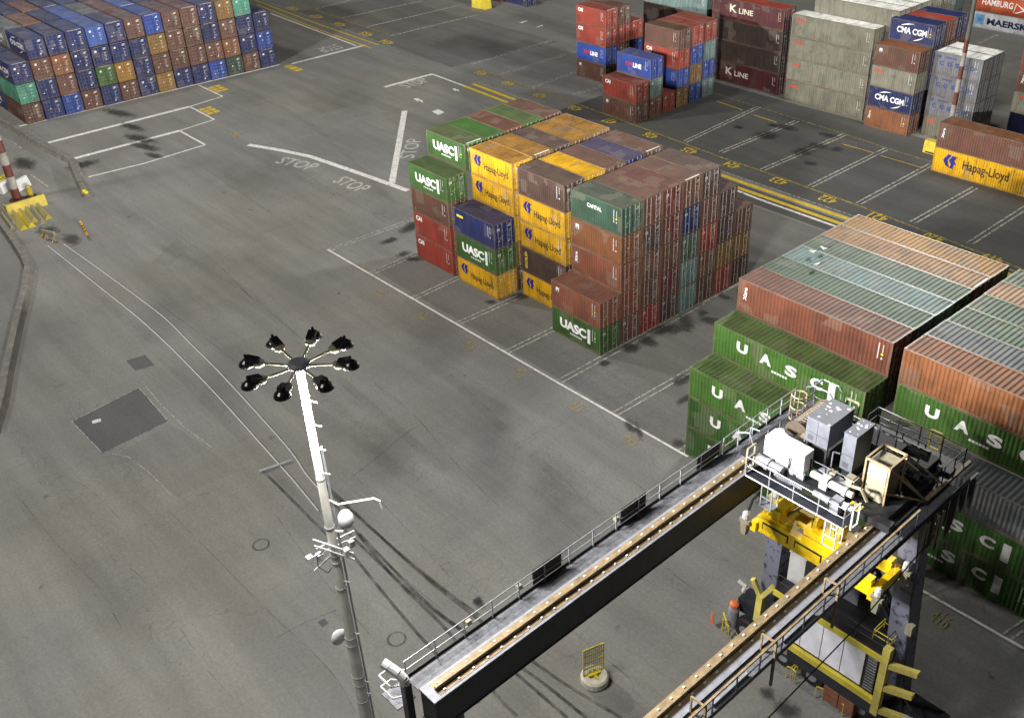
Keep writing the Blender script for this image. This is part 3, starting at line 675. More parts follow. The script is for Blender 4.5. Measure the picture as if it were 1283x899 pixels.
# ------------------------------------------------------------------ rail track set in the asphalt
tr = thing('rail_track', 'thin pair of steel rails curving through the asphalt to the mast', 'rail track', (0,0,0))
for pts in (((60,308),(120,356),(168,394),(208,430),(240,462),(280,504),(341,572),(366,600),(399,640)), ((80,306),(128,340),(172,372),(208,400),(240,432),(280,472),(358,558),(385,596),(412,625))):
    b = MB(); q = smooth(px(*pts))
    for a, c in zip(q, q[1:]): b.bar((a.x,a.y,.02), (c.x,c.y,.02), .09, .05)
    part('rail', b, M['white'], tr); ribbon('rail_groove', [(p.x+.1,p.y+.08) for p in q], .09, M['tyre'])
b = MB(); a, c = at(325,591), at(366,577); b.bar((a.x,a.y,.06),(c.x,c.y,.06), .22, .1); part('cross_tie', b, M['galv'], tr)
bs = thing('buffer_stop', 'small yellow and white buffer stop at the end of the rails', 'buffer stop', at(62,301))
b = MB(); b.bar((-1.3,-.2,.75),(.9,.5,.95),.3,.35); part('beam', b, M['cream'], bs)
b = MB(); b.bar((-1.6,-.3,.1),(-1.1,-.1,.7),.18); part('yellow_end', b, M['yellow'], bs, (.6,.4,.02))
for x, y in ((-.6,0),(.6,.4)):
    b = MB(); b.bar((x,y,.0),(x,y,.65),.16); b.bar((x+.6,y-.5,.0),(x,y,.6),.12); part('leg', b, M['rust'], bs)

# ------------------------------------------------------------------ concrete barrier walls
def wall_path(name, label, pts, w, h):
    q = [Vector(p[:2]) for p in px(*pts)]; b = MB()
    for a, c in zip(q, q[1:]):
        d = (c-a).normalized(); n = Vector((-d.y,d.x)); a2, c2 = a+d*.03, c-d*.03
        prof = [(-w/2,0),(w/2,0),(w/2*.75,h*.45),(w*.3,h),(-w*.3,h),(-w/2*.75,h*.45)]
        b.hull([(a2.x+n.x*s, a2.y+n.y*s, z) for s, z in prof], [(c2.x+n.x*s, c2.y+n.y*s, z) for s, z in prof])
    o = link(name, b.mesh(name), M['concrete']); tag(o, label, 'barrier wall')
wall_path('barrier_wall', 'curved grey concrete barrier wall running past the yellow barriers', ((-14,262),(0,280),(18,305),(31,325),(37,340),(34,365),(24,405),(12,460),(3,510),(-8,545)), 1.0, .8)
wall_path('barrier_wall', 'straight grey concrete kerb wall ending beside the parking bays', ((-10,147),(20,163),(45,180),(70,193),(90,203),(97,222),(107,243)), 1.1, .7)
wall_path('barrier_wall', 'short loose concrete block lying beside the kerb wall end', ((93,204),(102,222)), .9, .6)

# ------------------------------------------------------------------ yellow and white barriers at the striped pole
bb = thing('yellow_barrier', 'long yellow barrier standing at the foot of the striped pole', 'barrier', at(35,262.5), math.atan2(at(60,262).y-at(12,277).y, at(60,262).x-at(12,277).x))
LW = (at(60,262)-at(12,277)).length/2
b = MB(); b.hull([(-LW,-.45,0),(LW,-.45,0),(LW,.45,0),(-LW,.45,0)], [(-LW,-.14,1.25),(LW,-.14,1.25),(LW,.14,1.25),(-LW,.14,1.25)]); part('body', b, M['yellow'], bb, (.55,.43,.06))
b = MB(); b.box(-LW-.12,-LW-.004,-.5,.5,0,1.3); part('end_plate', b, M['yellow'], bb, (.5,.4,.05))
d0 = [((4,271),(17,289)),((5,265),(19,281)),((14,263),(31,288)),((22,261),(41,285)),((31,259),(45,279)),((38,258),(55,281)),((46,257),(62,275))]
dl = ['worn cream barrier slab nearest the concrete wall','thin cream barrier slab second from the concrete wall','bright yellow barrier slab third from the concrete wall','bright yellow barrier slab in the middle of the row','faded yellow barrier slab just past the row middle','muddy cream barrier slab second from the open end','worn yellow barrier slab at the open end of row']
for i, ((a, c), lb) in enumerate(zip(d0, dl)):
    A_, B_ = at(*a), at(*c); mid = (A_+B_)/2; ln = (B_-A_).length/2
    o = MB(); o.hull([(-ln,-.42,0),(ln,-.42,0),(ln,.42,0),(-ln,.42,0)], [(-ln,-.12,.55),(ln,-.12,.55),(ln,.12,.55),(-ln,.12,.55)])
    q = thing('barrier_slab', lb, 'barrier', mid, math.atan2(B_.y-A_.y, B_.x-A_.x), 'barrier slabs lying in a row')
    part('body', o, M['cream'] if i in (0,1,5) else M['yellow'], q, (.6,.48,.05) if i in (2,3) else (.42,.36,.1))
    o = MB(); o.box(-ln,ln,-.1,.1,.553,.6); part('top_rail', o, M['cream'], q)
for p, col, lb, s in (((10,238),'white','white barrier leaning left of the striped pole',1),((28,236),'white','white barrier on the right of the striped pole',1),((8,236),'y','yellow barrier behind the white one by the pole',.9),((1,235),'y','yellow barrier at the frame edge by the pole',1)):
    o = MB(); o.hull([(-1.2*s,-.4,0),(1.2*s,-.4,0),(1.2*s,.4,0),(-1.2*s,.4,0)], [(-1.1*s,-.14,1.3),(1.1*s,-.14,1.3),(1.1*s,.14,1.3),(-1.1*s,.14,1.3)])
    q = thing('pole_barrier', lb, 'barrier', at(*p), R(-60), 'barriers round the striped pole'); part('body', o, M['white'] if col == 'white' else M['yellow'], q, (.55,.43,.05))
    o = MB(); o.box(-.9*s,.9*s,-.38,-.33,.15,.35); part('foot_slot', o, M['black'], q)
bo = thing('bollard', 'short yellow bollard on a black base behind the long barrier', 'bollard', at(39,247))
part('base', MB().lathe((0,0,0),[(.7,0),(.7,.15),(.3,.2)],12), M['black'], bo); part('post', MB().lathe((0,0,.2),[(.36,0),(.36,1.2),(.2,1.32)],12), M['yellow'], bo, (.5,.36,.05))
dp = thing('marker_post', 'leaning yellow and black striped marker post standing on open asphalt', 'marker post', at(109,294.5))
T_ = Vector(at(100.5,277.5,1.9))-Vector(at(109,294.5))
b = MB(); b.tube((0,0,0), T_, .13, 8); part('post', b, M['yellow'], dp, (.7,.36,.02))
for f in (.3,.5,.66):
    b = MB(); b.tube(T_*f, T_*(f+.07), .138, 8); part('black_band', b, M['black'], dp)
rf = thing('reflector_block', 'yellow reflector block at the end of the kerb wall', 'reflector', at(109,245.5))
b = MB(); b.box(-.6,.6,-.5,.5,0,.5); part('block', b, M['concrete'], rf)
for x in (-.4,.25):
    b = MB(); b.box(x,x+.3,-.3,.1,.5,.75); part('reflector', b, M['yellow'], rf, (.8,.6,.02))
for p, lb in (((599,9),'left one of two yellow blocks at the far edge'),((608,10.5),'right one of two yellow blocks, beside the maroon container')):
    q = thing('yellow_block', lb, 'barrier block', at(*p)); part('body', MB().hull([(-.9,-.8,0),(.9,-.8,0),(.9,.8,0),(-.9,.8,0)],[(-.8,-.7,1.9),(.8,-.7,1.9),(.8,.7,1.9),(-.8,.7,1.9)]), M['yellow'], q, (.62,.5,.05))
    part('lifting_eye', MB().lathe((0,0,1.9),[(.15,0),(.12,.12)],8), M['black'], q)

# ------------------------------------------------------------------ masts with flood lights
def lamp_data(name, power):
    ld = bpy.data.lights.new(name, 'POINT'); ld.energy = power; ld.shadow_soft_size = .22; ld.color = (1,.975,.93); ld.use_nodes = True
    nt = ld.node_tree; em = nt.nodes['Emission']
    # wide beam: more candela towards the horizon, nothing above it
    tc = N(nt, 'ShaderNodeTexCoord'); sp = N(nt, 'ShaderNodeSeparateXYZ'); L(nt, tc.outputs['Normal'], sp.inputs[0])
    cs = mth(nt, 'MULTIPLY', sp.outputs['Z'], -1.0)
    pw = mth(nt, 'POWER', mth(nt, 'MAXIMUM', cs, .24), -2.3)
    cut = N(nt, 'ShaderNodeMapRange'); cut.inputs['From Min'].default_value = -.1; cut.inputs['From Max'].default_value = .16; L(nt, cs, cut.inputs['Value'])
    L(nt, mth(nt, 'MULTIPLY', pw, cut.outputs[0]), em.inputs['Strength'])
    return ld
mt, nt, b_ = newmat('striped_pole_paint'); tc = N(nt, 'ShaderNodeTexCoord'); sp = N(nt, 'ShaderNodeSeparateXYZ'); L(nt, tc.outputs['Object'], sp.inputs[0])
st = mth(nt, 'GREATER_THAN', mth(nt, 'MODULO', sp.outputs['Z'], 3.0), 1.5)
lowz = mth(nt, 'LESS_THAN', sp.outputs['Z'], 13.5)
c = mix(nt, lowz, (.1,.095,.085,1), mix(nt, st, (.12,.03,.02,1), (.3,.28,.25,1)))
c = mix(nt, 1.0, c, ramp(nt, noise(nt, coords(nt), 1.5, 5), .25, .8, (.6,.6,.6,1), (1.2,1.2,1.2,1)), 'MULTIPLY')
L(nt, c, b_.inputs['Base Color']); b_.inputs['Roughness'].default_value = .6; M['striped'] = mt
M['pole'] = flat('pale_pole_paint', (.62,.6,.55), .55, 0, 0, 1.2, .25)
mt, nt, b_ = newmat('lamp_glass'); b_.inputs['Emission Color'].default_value = (1,.97,.92,1); b_.inputs['Emission Strength'].default_value = 30; M['glass'] = mt
M['armgalv'] = flat('pale_arm_paint', (.3,.29,.2), .5)
M['housing'] = flat('black_lamp_housing', (.013,.013,.014), .28)

_fl = {}
def mast(name, label, pos, H, polemat, power, a0, r0=.34, r1=.15):
    t = thing(name, label, 'light mast', (pos.x, pos.y, 0))
    part('pole', MB().lathe((0,0,0), [(r0*1.9,0),(r0*1.9,.05),(r0,.07),(r0*.93,H*.25),(r1*1.25,H*.7),(r1,H-.1)], 20), polemat, t, smooth=False)
    part('hub', MB().lathe((0,0,H-.12), [(.42,0),(.42,.14),(.3,.22)], 16), M['grey'], t)
    if not _fl:
        pr = [(.05,.27),(.16,.25),(.26,.17),(.33,.05),(.34,0)]
        _fl['housing'] = MB().lathe((0,0,0), pr, 16).mesh('housing', False)
        _fl['ballast'] = MB().hull([(-.5,-.19,.1),(.02,-.19,.16),(.02,.19,.16),(-.5,.19,.1)], [(-.48,-.16,.27),(-.02,-.16,.38),(-.02,.16,.38),(-.48,.16,.27)]).mesh('ballast_box')
        _fl['knob'] = MB().lathe((.02,0,.3), [(.06,0),(.06,.14),(.03,.17)], 8).mesh('knob')
        _fl['lens'] = MB().add([(.3*math.cos(i*.524), .3*math.sin(i*.524), .03) for i in range(12)], [tuple(range(11,-1,-1))]).mesh('lens')
        _fl['arm'] = MB().bar((-1.72,0,.0), (-.42,0,.1), .075, .075).mesh('arm')
        _fl['rim'] = MB().lathe((-.45,0,.0), [(.2,-.02),(.24,.14),(.1,.2)], 10).mesh('bracket')
        _fl['light'] = lamp_data('flood_lamp', 1.0)
    ld = _fl['light'].copy(); ld.energy = power
    for i in range(8):
        a = a0+i*math.pi/4
        f = link('floodlight', _fl['housing'], M['housing'], t); f.location = (1.98*math.cos(a), 2.02*math.sin(a), H-.1); f.rotation_euler.z = a
        for nm, mm in (('ballast_box', M['housing']), ('knob', M['housing']), ('lens', M['glass']), ('bracket', M['armgalv'])):
            k = {'ballast_box':'ballast','bracket':'rim'}.get(nm, nm); link(nm, _fl[k], mm, f)
        link('arm', _fl['arm'], M['armgalv'], f)
        lo = bpy.data.objects.new('flood_lamp', ld); C.objects.link(lo); lo.parent = f; lo.location = (.05,0,-.3)
    return t
HM = 27.5; mp = at(374, 455, HM)
PWR = 1.0
m1 = mast('high_mast', 'tall pale light mast with eight black floodlights, rising in front', mp, HM, M['pole'], 2050*PWR, YAW-R(8))
m2p = Vector((-2.6,60.4,0)); m3p = at(22,250)
m2 = mast('high_mast', 'red and white striped light mast before the pale lettered stack', m2p, 29, M['striped'], 1600*PWR, .2, .3, .17)
m3 = mast('high_mast', 'red and white striped pole standing among yellow barriers', m3p, 29, M['striped'], 2150*PWR, .4, .5, .3)
# yellow plinth of the far striped mast
q = thing('mast_barrier', 'plain yellow barrier block beside the lone two-high container pair', 'barrier', at(1169,192)); part('body', MB().hull([(-1.1,-.5,0),(1.1,-.5,0),(1.1,.5,0),(-1.1,.5,0)],[(-1.1,-.4,1.5),(1.1,-.4,1.5),(1.1,.4,1.5),(-1.1,.4,1.5)]), M['yellow'], q, (.62,.48,.04))
part('foot_slot', MB().box(-.8,.8,-.515,-.5,.08,.25), M['black'], q)
def zpole(py):
    lo, hi = 0., HM
    for _ in range(40):
        z = (lo+hi)/2; d = Vector((mp.x,mp.y,z))-CAM; y = PH/2-FPX*d.dot(AU)/d.dot(AF)
        lo, hi = (z, hi) if y > py else (lo, z)
    return z
rr = Vector((AR.x,AR.y,0)).normalized(); ff = Vector((AF.x,AF.y,0)).normalized()
J = lambda r_, f_, z: rr*r_+ff*f_+Vector((0,0,z))
z = zpole(632); part('bracket_arm', MB().path([J(.2,0,z+.25),J(.5,0,z),J(2.05,0,z+.25),J(2.25,0,z+.1),J(2.32,0,z-.3)], .045), M['white'], m1)
z = zpole(655); part('radome', MB().lathe(J(.78,-.2,z), [(.1,-.02),(.26,.05),(.34,.3),(.32,.55),(.2,.75),(.05,.8)], 14), M['white'], m1, smooth=True)
part('radome_bracket', MB().path([J(.2,0,z-.45),J(.6,-.15,z-.35),J(.78,-.2,z-.05)], .05), M['white'], m1)
z = zpole(685)
b = MB()
for dz in (.35,0,): b.bar(J(-.75,-.25,z+dz+.35), J(.85,-.25,z+dz-.5), .06); b.bar(J(-.8,.2,z+dz-.6), J(.95,.2,z+dz+.35), .06)
part('antenna_frame', b, M['white'], m1)
b = MB()
for p in (J(.75,.1,z+.1),J(.55,-.2,z-.1),J(-1.15,.1,z-.75),J(-.7,.1,z-.6)): b.box(p.x-.13,p.x+.13,p.y-.13,p.y+.13,p.z-.16,p.z+.16)
b.bar(J(-.2,0,z-.1), J(-1.1,.1,z-.7), .06); b.bar(J(-.2,0,z-.5), J(-1.0,-.1,z-1.25), .06)
part('radio_box', b, M['white'], m1)
part('cable', MB().path([J(-.3,-.1,z),J(-.75,-.1,z-.35),J(-.8,-.1,z-1.0),J(-.4,-.2,z-1.3),J(-.2,-.2,z-1.0)], .02), M['black'], m1)
z = zpole(796); part('dish', MB().lathe(J(-.55,0,z), [(.03,-.26),(.26,-.16),(.4,.0),(.4,.12),(.1,.15)], 14, 'x'), M['white'], m1, smooth=True)
part('dish_arm', MB().path([J(-.5,0,z-.1),J(0,0,z-.15)], .05), M['galv'], m1)
for py in (540,600,660,695,703,735,797,806,845,855,875):
    z = zpole(py); r_ = .34*.93-(.34*.93-.15*1.25)*max(0,(z/HM-.25))/.45
    part('clamp_band', MB().lathe((0,0,z), [(r_+.03,0),(r_+.03,.07)], 16), M['galv'], m1)
for py in (500,530,560,590,725,790,850,865): 
    z = zpole(py); part('step_peg', MB().bar(J(.15,-.1,z), J(.45,-.12,z-.08), .035), M['white'], m1)
part('conduit', MB().tube(J(.42,.05,1), J(.26,.05,HM-4), .05), M['galv'], m1)

# ------------------------------------------------------------------ warning sign on a round concrete foot
A_, B_ = at(731,815.5,2.75), at(756,805.5,2.75); c = at(745,853); an = math.atan2(B_.y-A_.y, B_.x-A_.x)
sg = thing('barrier_sign', 'yellow barred gate panel standing in a cream round tyre foot', 'barrier sign', c, an)
part('foot', MB().lathe((0,0,0), [(.74,0),(.82,.12),(.82,.5),(.72,.62),(.38,.62),(.36,.45)], 20), M['pale'], sg)
part('socket', MB().box(-.42,.42,-.07,.07,.47,.72).box(-.07,.07,-.4,.4,.47,.66), M['yellow'], sg, (.65,.5,.03))
hw = (B_-A_).length/2
b = MB()
for x in (-hw, hw): b.bar((x,.12,.62),(x,.12,2.8),.07)
for z in (.68,1.2,1.73,2.26,2.78): b.bar((-hw+.036,.12,z),(hw-.036,.12,z),.07,.09)
part('gate_frame', b, M['yellow'], sg, (.68,.55,.06))
for z in (.74,1.26,1.79,2.31):
    b = MB()
    for k in range(6): b.box(-hw+.04,hw-.04,.112,.12,z+k*.075,z+.012+k*.075)
    for k in range(1,10): X_ = -hw+2*hw*k/10; b.box(X_-.008,X_+.008,.125,.133,z-.02,z+.43)
    part('wire_panel', b, M['slate'] if z > 1 else M['cream'], sg)

# ------------------------------------------------------------------ gulls on the roofs
gm = flat('white_feathers', (.75,.75,.75), .7, 0, 0, 6, .1); gg = flat('grey_wing_feathers', (.25,.26,.28), .7)
def loft(rings):
    b = MB(); n = 10; vs = []
    for x, z, ry, rz in rings:
        for i in range(n): t = 2*math.pi*i/n; vs.append((x, ry*math.cos(t), z+rz*math.sin(t)))
    fs = [(k*n+i,k*n+(i+1)%n,(k+1)*n+(i+1)%n,(k+1)*n+i) for k in range(len(rings)-1) for i in range(n)]
    fs += [tuple(range(n-1,-1,-1)), tuple(range((len(rings)-1)*n, len(rings)*n))]; return b.add(vs, fs)
for p, an, lb in (((1018,317),20,'white gull farther along the teal roof, facing the crane'),((1032,313),200,'white gull alone on the green ribbed roof edge'),((1023,333),60,'white gull on the teal roof nearest the brown container')):
    w = at(*p, 13.06); g = thing('gull', lb, 'gull', w, R(an), 'gulls resting on the container roofs')
    bd = loft([(-.36,.2,.02,.015),(-.22,.19,.07,.05),(-.05,.19,.12,.11),(.1,.21,.11,.11),(.2,.27,.065,.075),(.25,.34,.055,.06),(.31,.37,.055,.055),(.36,.36,.03,.03),(.44,.345,.008,.01)])
    for y in (-.04,.04): bd.bar((.0,y,0),(.0,y,.12),.015)
    part('body', bd, gm, g, smooth=True)
    g.scale = (.62,.62,.62)
    for s in (-1, 1): part('wing', loft([(-.42,.24,.01,.02),(-.2,.22,.02,.07),(.02,.22,.022,.08),(.12,.22,.01,.03)]), gg, g).location = (0, s*.11, .02)
# ------------------------------------------------------------------ rubber tyred gantry crane (local X across the girders, Y along them)
cr = thing('gantry_crane', 'rubber tyred gantry crane with two long girders, yellow spreader and machinery trolley', 'gantry crane', (30.3,-39.0,0), R(1.3))
NV, GV, GT, RS = M['navy'], M['galv'], M['grate'], M['rust']
YL = (.88,.6,.008)
def rail(parent, name, pts, h=1.05, mat=None, step=1.45, mid=True, r=.028, kick=False):
    """handrail along a polyline of walkway edge points"""
    b = MB()
    for p, q in zip(pts, pts[1:]):
        p, q = Vector(p), Vector(q); n = max(1, round((q-p).length/step))
        for i in range(n+1): a = p.lerp(q, i/n); b.bar(a, a+Vector((0,0,h)), .05)
        for f in ((1, .52) if mid else (1,)): b.tube(p+Vector((0,0,h*f)), q+Vector((0,0,h*f)), r, 6)
        if kick: b.bar(p+Vector((0,0,.08)), q+Vector((0,0,.08)), .02, .16)
    return part(name, b, mat or GV, parent)
def girder(x0, x1, rx, wx0, wx1, side):
    g = part('girder', MB().box(x0+.03, x1-.03, -.05, 25.4, 14.35, 15.94).box(x0, x1, -.1, 25.45, 15.94, 16.0).box(x0, x1, -.1, 25.45, 14.28, 14.35), NV, cr)
    part('flange_plate', MB().box(x0+.02, x1-.02, -.09, 25.4, 16.002, 16.012), M['grey'], g)
    part('rail_plate', MB().box(rx-.4, rx+.3, .3, 25.3, 16.014, 16.03), RS, g)
    part('rail', MB().box(rx-.05, rx+.05, .3, 25.3, 16.03, 16.24), RS, g)
    cm = MB().box(-.04,.04,-.05,.05,0,.043).mesh('rail_clip'); rest = MB()
    for i in range(34):
        y = .6+i*.74
        for s in (-.24, .19):
            if i < 25: link('rail_clip', cm, M['white'], g).location = (rx+s, y, 16.032)
            else: rest.box(rx+s-.04, rx+s+.04, y-.05, y+.05, 16.032, 16.075)
    part('rail_clip', rest, M['white'], g)['kind'] = 'stuff'
    w = part('walkway', MB().box(wx0, wx1, -.1, 25.4, 15.84, 15.9), GT, g)
    part('kick_plate', MB().box(wx0-.02 if side < 0 else wx1, wx0 if side < 0 else wx1+.02, -.1, 25.4, 15.8, 16.05), NV, g)
    return g
gA = girder(-1.0, 0, -.45, -1.8, -1.005, -1)
gB = girder(5.95, 6.95, 6.33, 6.955, 7.6, 1)
for y in (24.8,): part('end_tie', MB().hull([(-.1,y,14.45),(6.0,y,14.45),(6.0,y+.7,14.45),(-.1,y+.7,14.45)], [(-.1,y,15.9),(6.0,y,15.9),(6.0,y+.7,15.9),(-.1,y+.7,15.9)]), NV, cr)
rail(gA, 'handrail', [(-1.78,-.1,15.9),(-1.78,19.4,15.9)], 1.0)
rail(gB, 'handrail', [(7.58,-.1,15.9),(7.58,21.5,15.9)], 1.0, NV)
part('top_rail', MB().bar((7.58,-.1,16.93),(7.58,21.6,16.93),.09), RS, gB)
for y in (7.6, 13.1, 18.5):
    part('black_board', MB().box(-1.84,-1.81,y-.85,y+.85,16.1,16.95), M['black'], gA)
for y in (2.2, 6.6, 10.9, 15.2):
    b = MB(); b.bar((6.97,y,16.85),(7.55,y,16.85),.07); b.bar((6.97,y,15.9),(6.97,y,16.85),.07); b.bar((7.0,y,15.9),(7.55,y,16.8),.05); b.bar((7.62,y,14.4),(7.62,y,16.9),.1); part('walkway_bracket', b, RS, gB)
for y in (4.4, 8.6, 13): part('cable_tray', MB().box(7.3,7.42,y-1.2,y+.9,15.95,16.1), M['galv'], gB)
b = MB(); b.tube((7.45,-.1,15.6),(7.45,25,15.6),.06,8); part('pipe', b, NV, gB)
part('festoon_cable', MB().path([(8.3,-.5,13.6),(8.3,8,13.75),(8.25,16,14.2),(8.1,22.5,15.2)], .03), M['black'], gB)
for y in (3.2,6.0,12.0): part('small_lamp', MB().box(-1.95,-1.8,y-.12,y+.12,16.45,16.6), M['cream'], gA)
# near end post with white capsule lamp and hoop rails
b = MB(); b.bar((-1.15,-.55,12.4),(-1.15,-.55,16.6),.32); b.bar((-1.15,-.4,12.6),(-.3,-.05,14.6),.2); part('end_post', b, NV, cr)
part('capsule_lamp', MB().path([(-1.15,-.55,16.55),(-1.2,-.57,16.8),(-1.4,-.65,17.0),(-1.75,-.8,17.2),(-2.0,-.9,17.3)], .2, 12), M['white'], cr)
part('end_platform', MB().box(-2.35,-1.3,-1.0,-.1,15.2,15.26), GT, cr)
b = MB()
for z in (15.75,16.4): b.path([(-1.8,-.12,z),(-2.3,-.5,z),(-2.3,-1.0,z),(-1.5,-1.0,z),(-1.3,-.6,z)], .04)
part('hoop_rail', b, M['white'], cr)
# legs, sills, wheels
def leg(bt, tp, y0, y1, mat, zb=2.0, zt=14.28):
    return part('leg', MB().hull([(bt[0],y0,zb),(bt[1],y0,zb),(bt[1],y1,zb),(bt[0],y1,zb)], [(tp[0],y0,zt),(tp[1],y0,zt),(tp[1],y1,zt),(tp[0],y1,zt)]), mat, cr)
leg((-1.1,-.1), (-.95,-.05), -.02, 1.25, M['navyleg']); leg((6.85,7.95), (6.0,6.9), -.02, 1.25, M['navyleg'])
leg((-1.25,-.25), (-.98,-.1), 23.6, 24.8, M['navyleg']); lB = leg((6.85,7.95), (6.0,6.9), 23.6, 24.8, M['navyleg'])
vs, fs = text_mesh('4', .55, .8, .02); b = MB(); b.add([(6.35+x, 23.59, 10.2+y) for x, y in vs], fs); part('number', b, M['white'], lB)
part('leg_pipe', MB().path([(7.2,23.5,15.5),(7.35,23.45,10),(8.15,23.45,2.2)], .05), NV, lB)
part('junction_box', MB().box(7.5,7.85,23.2,23.55,7.7,8.3), M['cream'], lB)
b = MB(); b.bar((7.9,23.3,3.6),(8.9,22.9,3.3),.08); part('lamp_bracket', b, NV, lB)
part('leg_floodlight', MB().hull([(8.6,22.5,2.6),(9.1,22.4,3.0),(9.1,22.8,3.0),(8.6,22.9,2.6)],[(8.75,22.5,2.5),(9.25,22.4,2.9),(9.25,22.8,2.9),(8.75,22.9,2.5)]), M['white'], lB)
for y in (.0, 23.55):
    s = part('sill_beam', MB().box(-2.6, 10.2, y+.05, y+1.2, 1.45, 2.45), NV, cr)
    for x in (-1.6, 1.15, 3.1, 6.2, 8.4):
        w = part('wheel', MB().lathe((x, y+.1, .78), [(.35,-.62),(.7,-.6),(.78,-.45),(.78,-.08),(.7,.06),(.35,.06)], 20, 'y'), M['black'], cr)
        part('rim', MB().lathe((x, y+.1, .78), [(.34,-.64),(.3,-.55),(.1,-.6)], 12, 'y'), M['grey'], w)
        part('fork', MB().box(x-.25, x+.25, y+.16, y+.6, .6, 1.44), NV, w)
        if y > 10:
            b = MB()
            for sx in (-1.05, 1.05):
                X_ = x+sx
                b.path([(X_,y-.05,1.0),(X_,y-.95,1.0),(X_-sx*.35,y-1.05,1.0)], .04)
                for yy in (y-.2,y-.55,y-.9): b.tube((X_,yy,.1),(X_,yy,1.0),.03,6)
                b.tube((X_-sx*.35,y-1.05,.1),(X_-sx*.35,y-1.05,1.0),.03,6)
            part('wheel_guard', b, M['yellow'], w, (.62,.5,.08))
# power pack between the far legs
pp = part('power_pack', MB().box(.6, 6.75, 22.75, 24.3, 2.5, 6.0), NV, cr)
for i in range(4):
    x = 1.0+i*1.27; part('white_panel', MB().box(x, x+1.22, 22.68, 22.745, 2.95, 5.55), M['panel'], pp)
for z0, z1 in ((2.35,2.75),(5.65,6.0)):
    part('yellow_band', MB().box(.3, 7.0, 22.5, 22.74, z0, z1), M['yellow'], pp, (.62,.52,.06))
part('lower_beam', MB().box(-.5, 7.6, 22.55, 23.4, 1.5, 2.34), NV, pp)
part('notice', MB().box(1.15,1.65,22.53,22.545,1.75,2.2), M['cream'], pp)
b = MB()
for i in range(12): b.box(6.2, 6.72, 22.69, 22.745, 2.95+i*.21, 3.03+i*.21)
part('louvre', b, M['grey'], pp)
part('deck', MB().box(.3, 7.0, 22.6, 26.2, 6.02, 6.1), M['shade_black'], pp)
rail(pp, 'deck_rail', [(.4,22.7,6.1),(6.9,22.7,6.1),(6.9,26.1,6.1)], 1.0, NV)
rail(pp, 'yellow_gate_rail', [(6.0,23.2,6.1),(7.0,23.2,6.1),(7.0,24.3,6.1),(6.0,24.3,6.1),(6.0,23.2,6.1)], .7, M['yellow'], 1.0).color = (.65,.55,.06,1)
part('cabinet', MB().box(.4,1.4,23.6,24.6,6.1,8.2).box(.35,1.45,23.55,24.65,8.2,8.26), M['white'], pp)
part('cabinet', MB().box(2.0,4.2,24.6,25.4,6.1,7.5).box(1.95,4.25,24.55,25.45,7.5,7.55), M['grey'], pp)
part('exhaust', MB().path([(4.7,25.2,6.1),(4.7,25.2,7.6),(5.0,25.2,8.0)], .14, 10).box(4.3,5.9,24.5,25.3,6.1,6.9), M['black'], pp)
b = MB()
for s in (0, .75): b.bar((3.6+s*.0,24.3+s,10.4),(6.6,24.3+s,6.2),.09,.22)
for i in range(13): f = i/12; b.box(3.6+3*f-.12, 3.6+3*f+.12, 24.32, 25.03, 10.35-4.2*f, 10.39-4.2*f)
part('stair', b, NV, pp)
rail(pp, 'stair_rail', [(3.6,24.3,10.4),(6.6,24.3,6.2)], .95, NV, 1.2)
b = MB(); b.hull([(7.0,22.35,1.9),(7.4,22.35,1.9),(7.4,22.75,1.9),(7.0,22.75,1.9)], [(7.0,22.35,6.9),(7.4,22.35,6.9),(7.4,22.75,6.9),(7.0,22.75,6.9)])
for z in (2.1,3.9,5.6): b.hull([(7.401,22.4,z),(8.75,22.9,z),(8.75,23.2,z),(7.401,22.7,z)],[(7.401,22.4,z+.36),(8.75,22.9,z+.36),(8.75,23.2,z+.36),(7.401,22.7,z+.36)])
part('yellow_bumper', b, M['yellow'], cr, (.66,.56,.14))
for x in (4.2, 5.15): part('brown_box', MB().box(x, x+.9, 22.5, 23.3, .35, 1.48), M['brown'], cr)
for x in (-1.2, .5):
    pass
b = MB(); b.bar((-.75,23.0,2.4),(-.75,23.1,4.4),.4); b.bar((-.75,23.05,4.2),(-1.3,22.9,5.4),.26); b.bar((-.75,23.05,4.2),(-.1,23.1,5.5),.26); part('yellow_fork', b, M['yellow'], cr, (.68,.58,.15))
part('leg_lamp', MB().path([(-1.9,23.0,3.9),(-1.7,22.9,4.5),(-2.2,22.8,4.7)], .13, 8), M['white'], cr)
part('tank', MB().lathe((-2.55,23.2,.55), [(.32,0),(.34,.1),(.34,1.25),(.25,1.5)], 16), M['grey'], cr)
part('orange_cap', MB().lathe((-2.55,23.2,2.06), [(.27,0),(.29,.06),(.27,.22),(.15,.3)], 14), M['orange'], cr)
b = MB(); b.path([(-3.1,23.0,.1),(-3.1,23.0,1.2),(-2.6,22.6,1.2),(-2.2,22.6,.1)], .05); b.path([(-2.9,22.7,.1),(-2.9,22.7,1.0)], .05); part('yellow_guard', b, M['yellow'], cr, (.65,.52,.05))
part('orange_flag', MB().hull([(-3.6,22.4,.5),(-3.2,22.3,.5),(-3.2,22.33,.5),(-3.6,22.43,.5)], [(-3.55,22.4,1.5),(-3.4,22.3,1.3),(-3.4,22.33,1.3),(-3.55,22.43,1.5)]), M['orange'], cr)

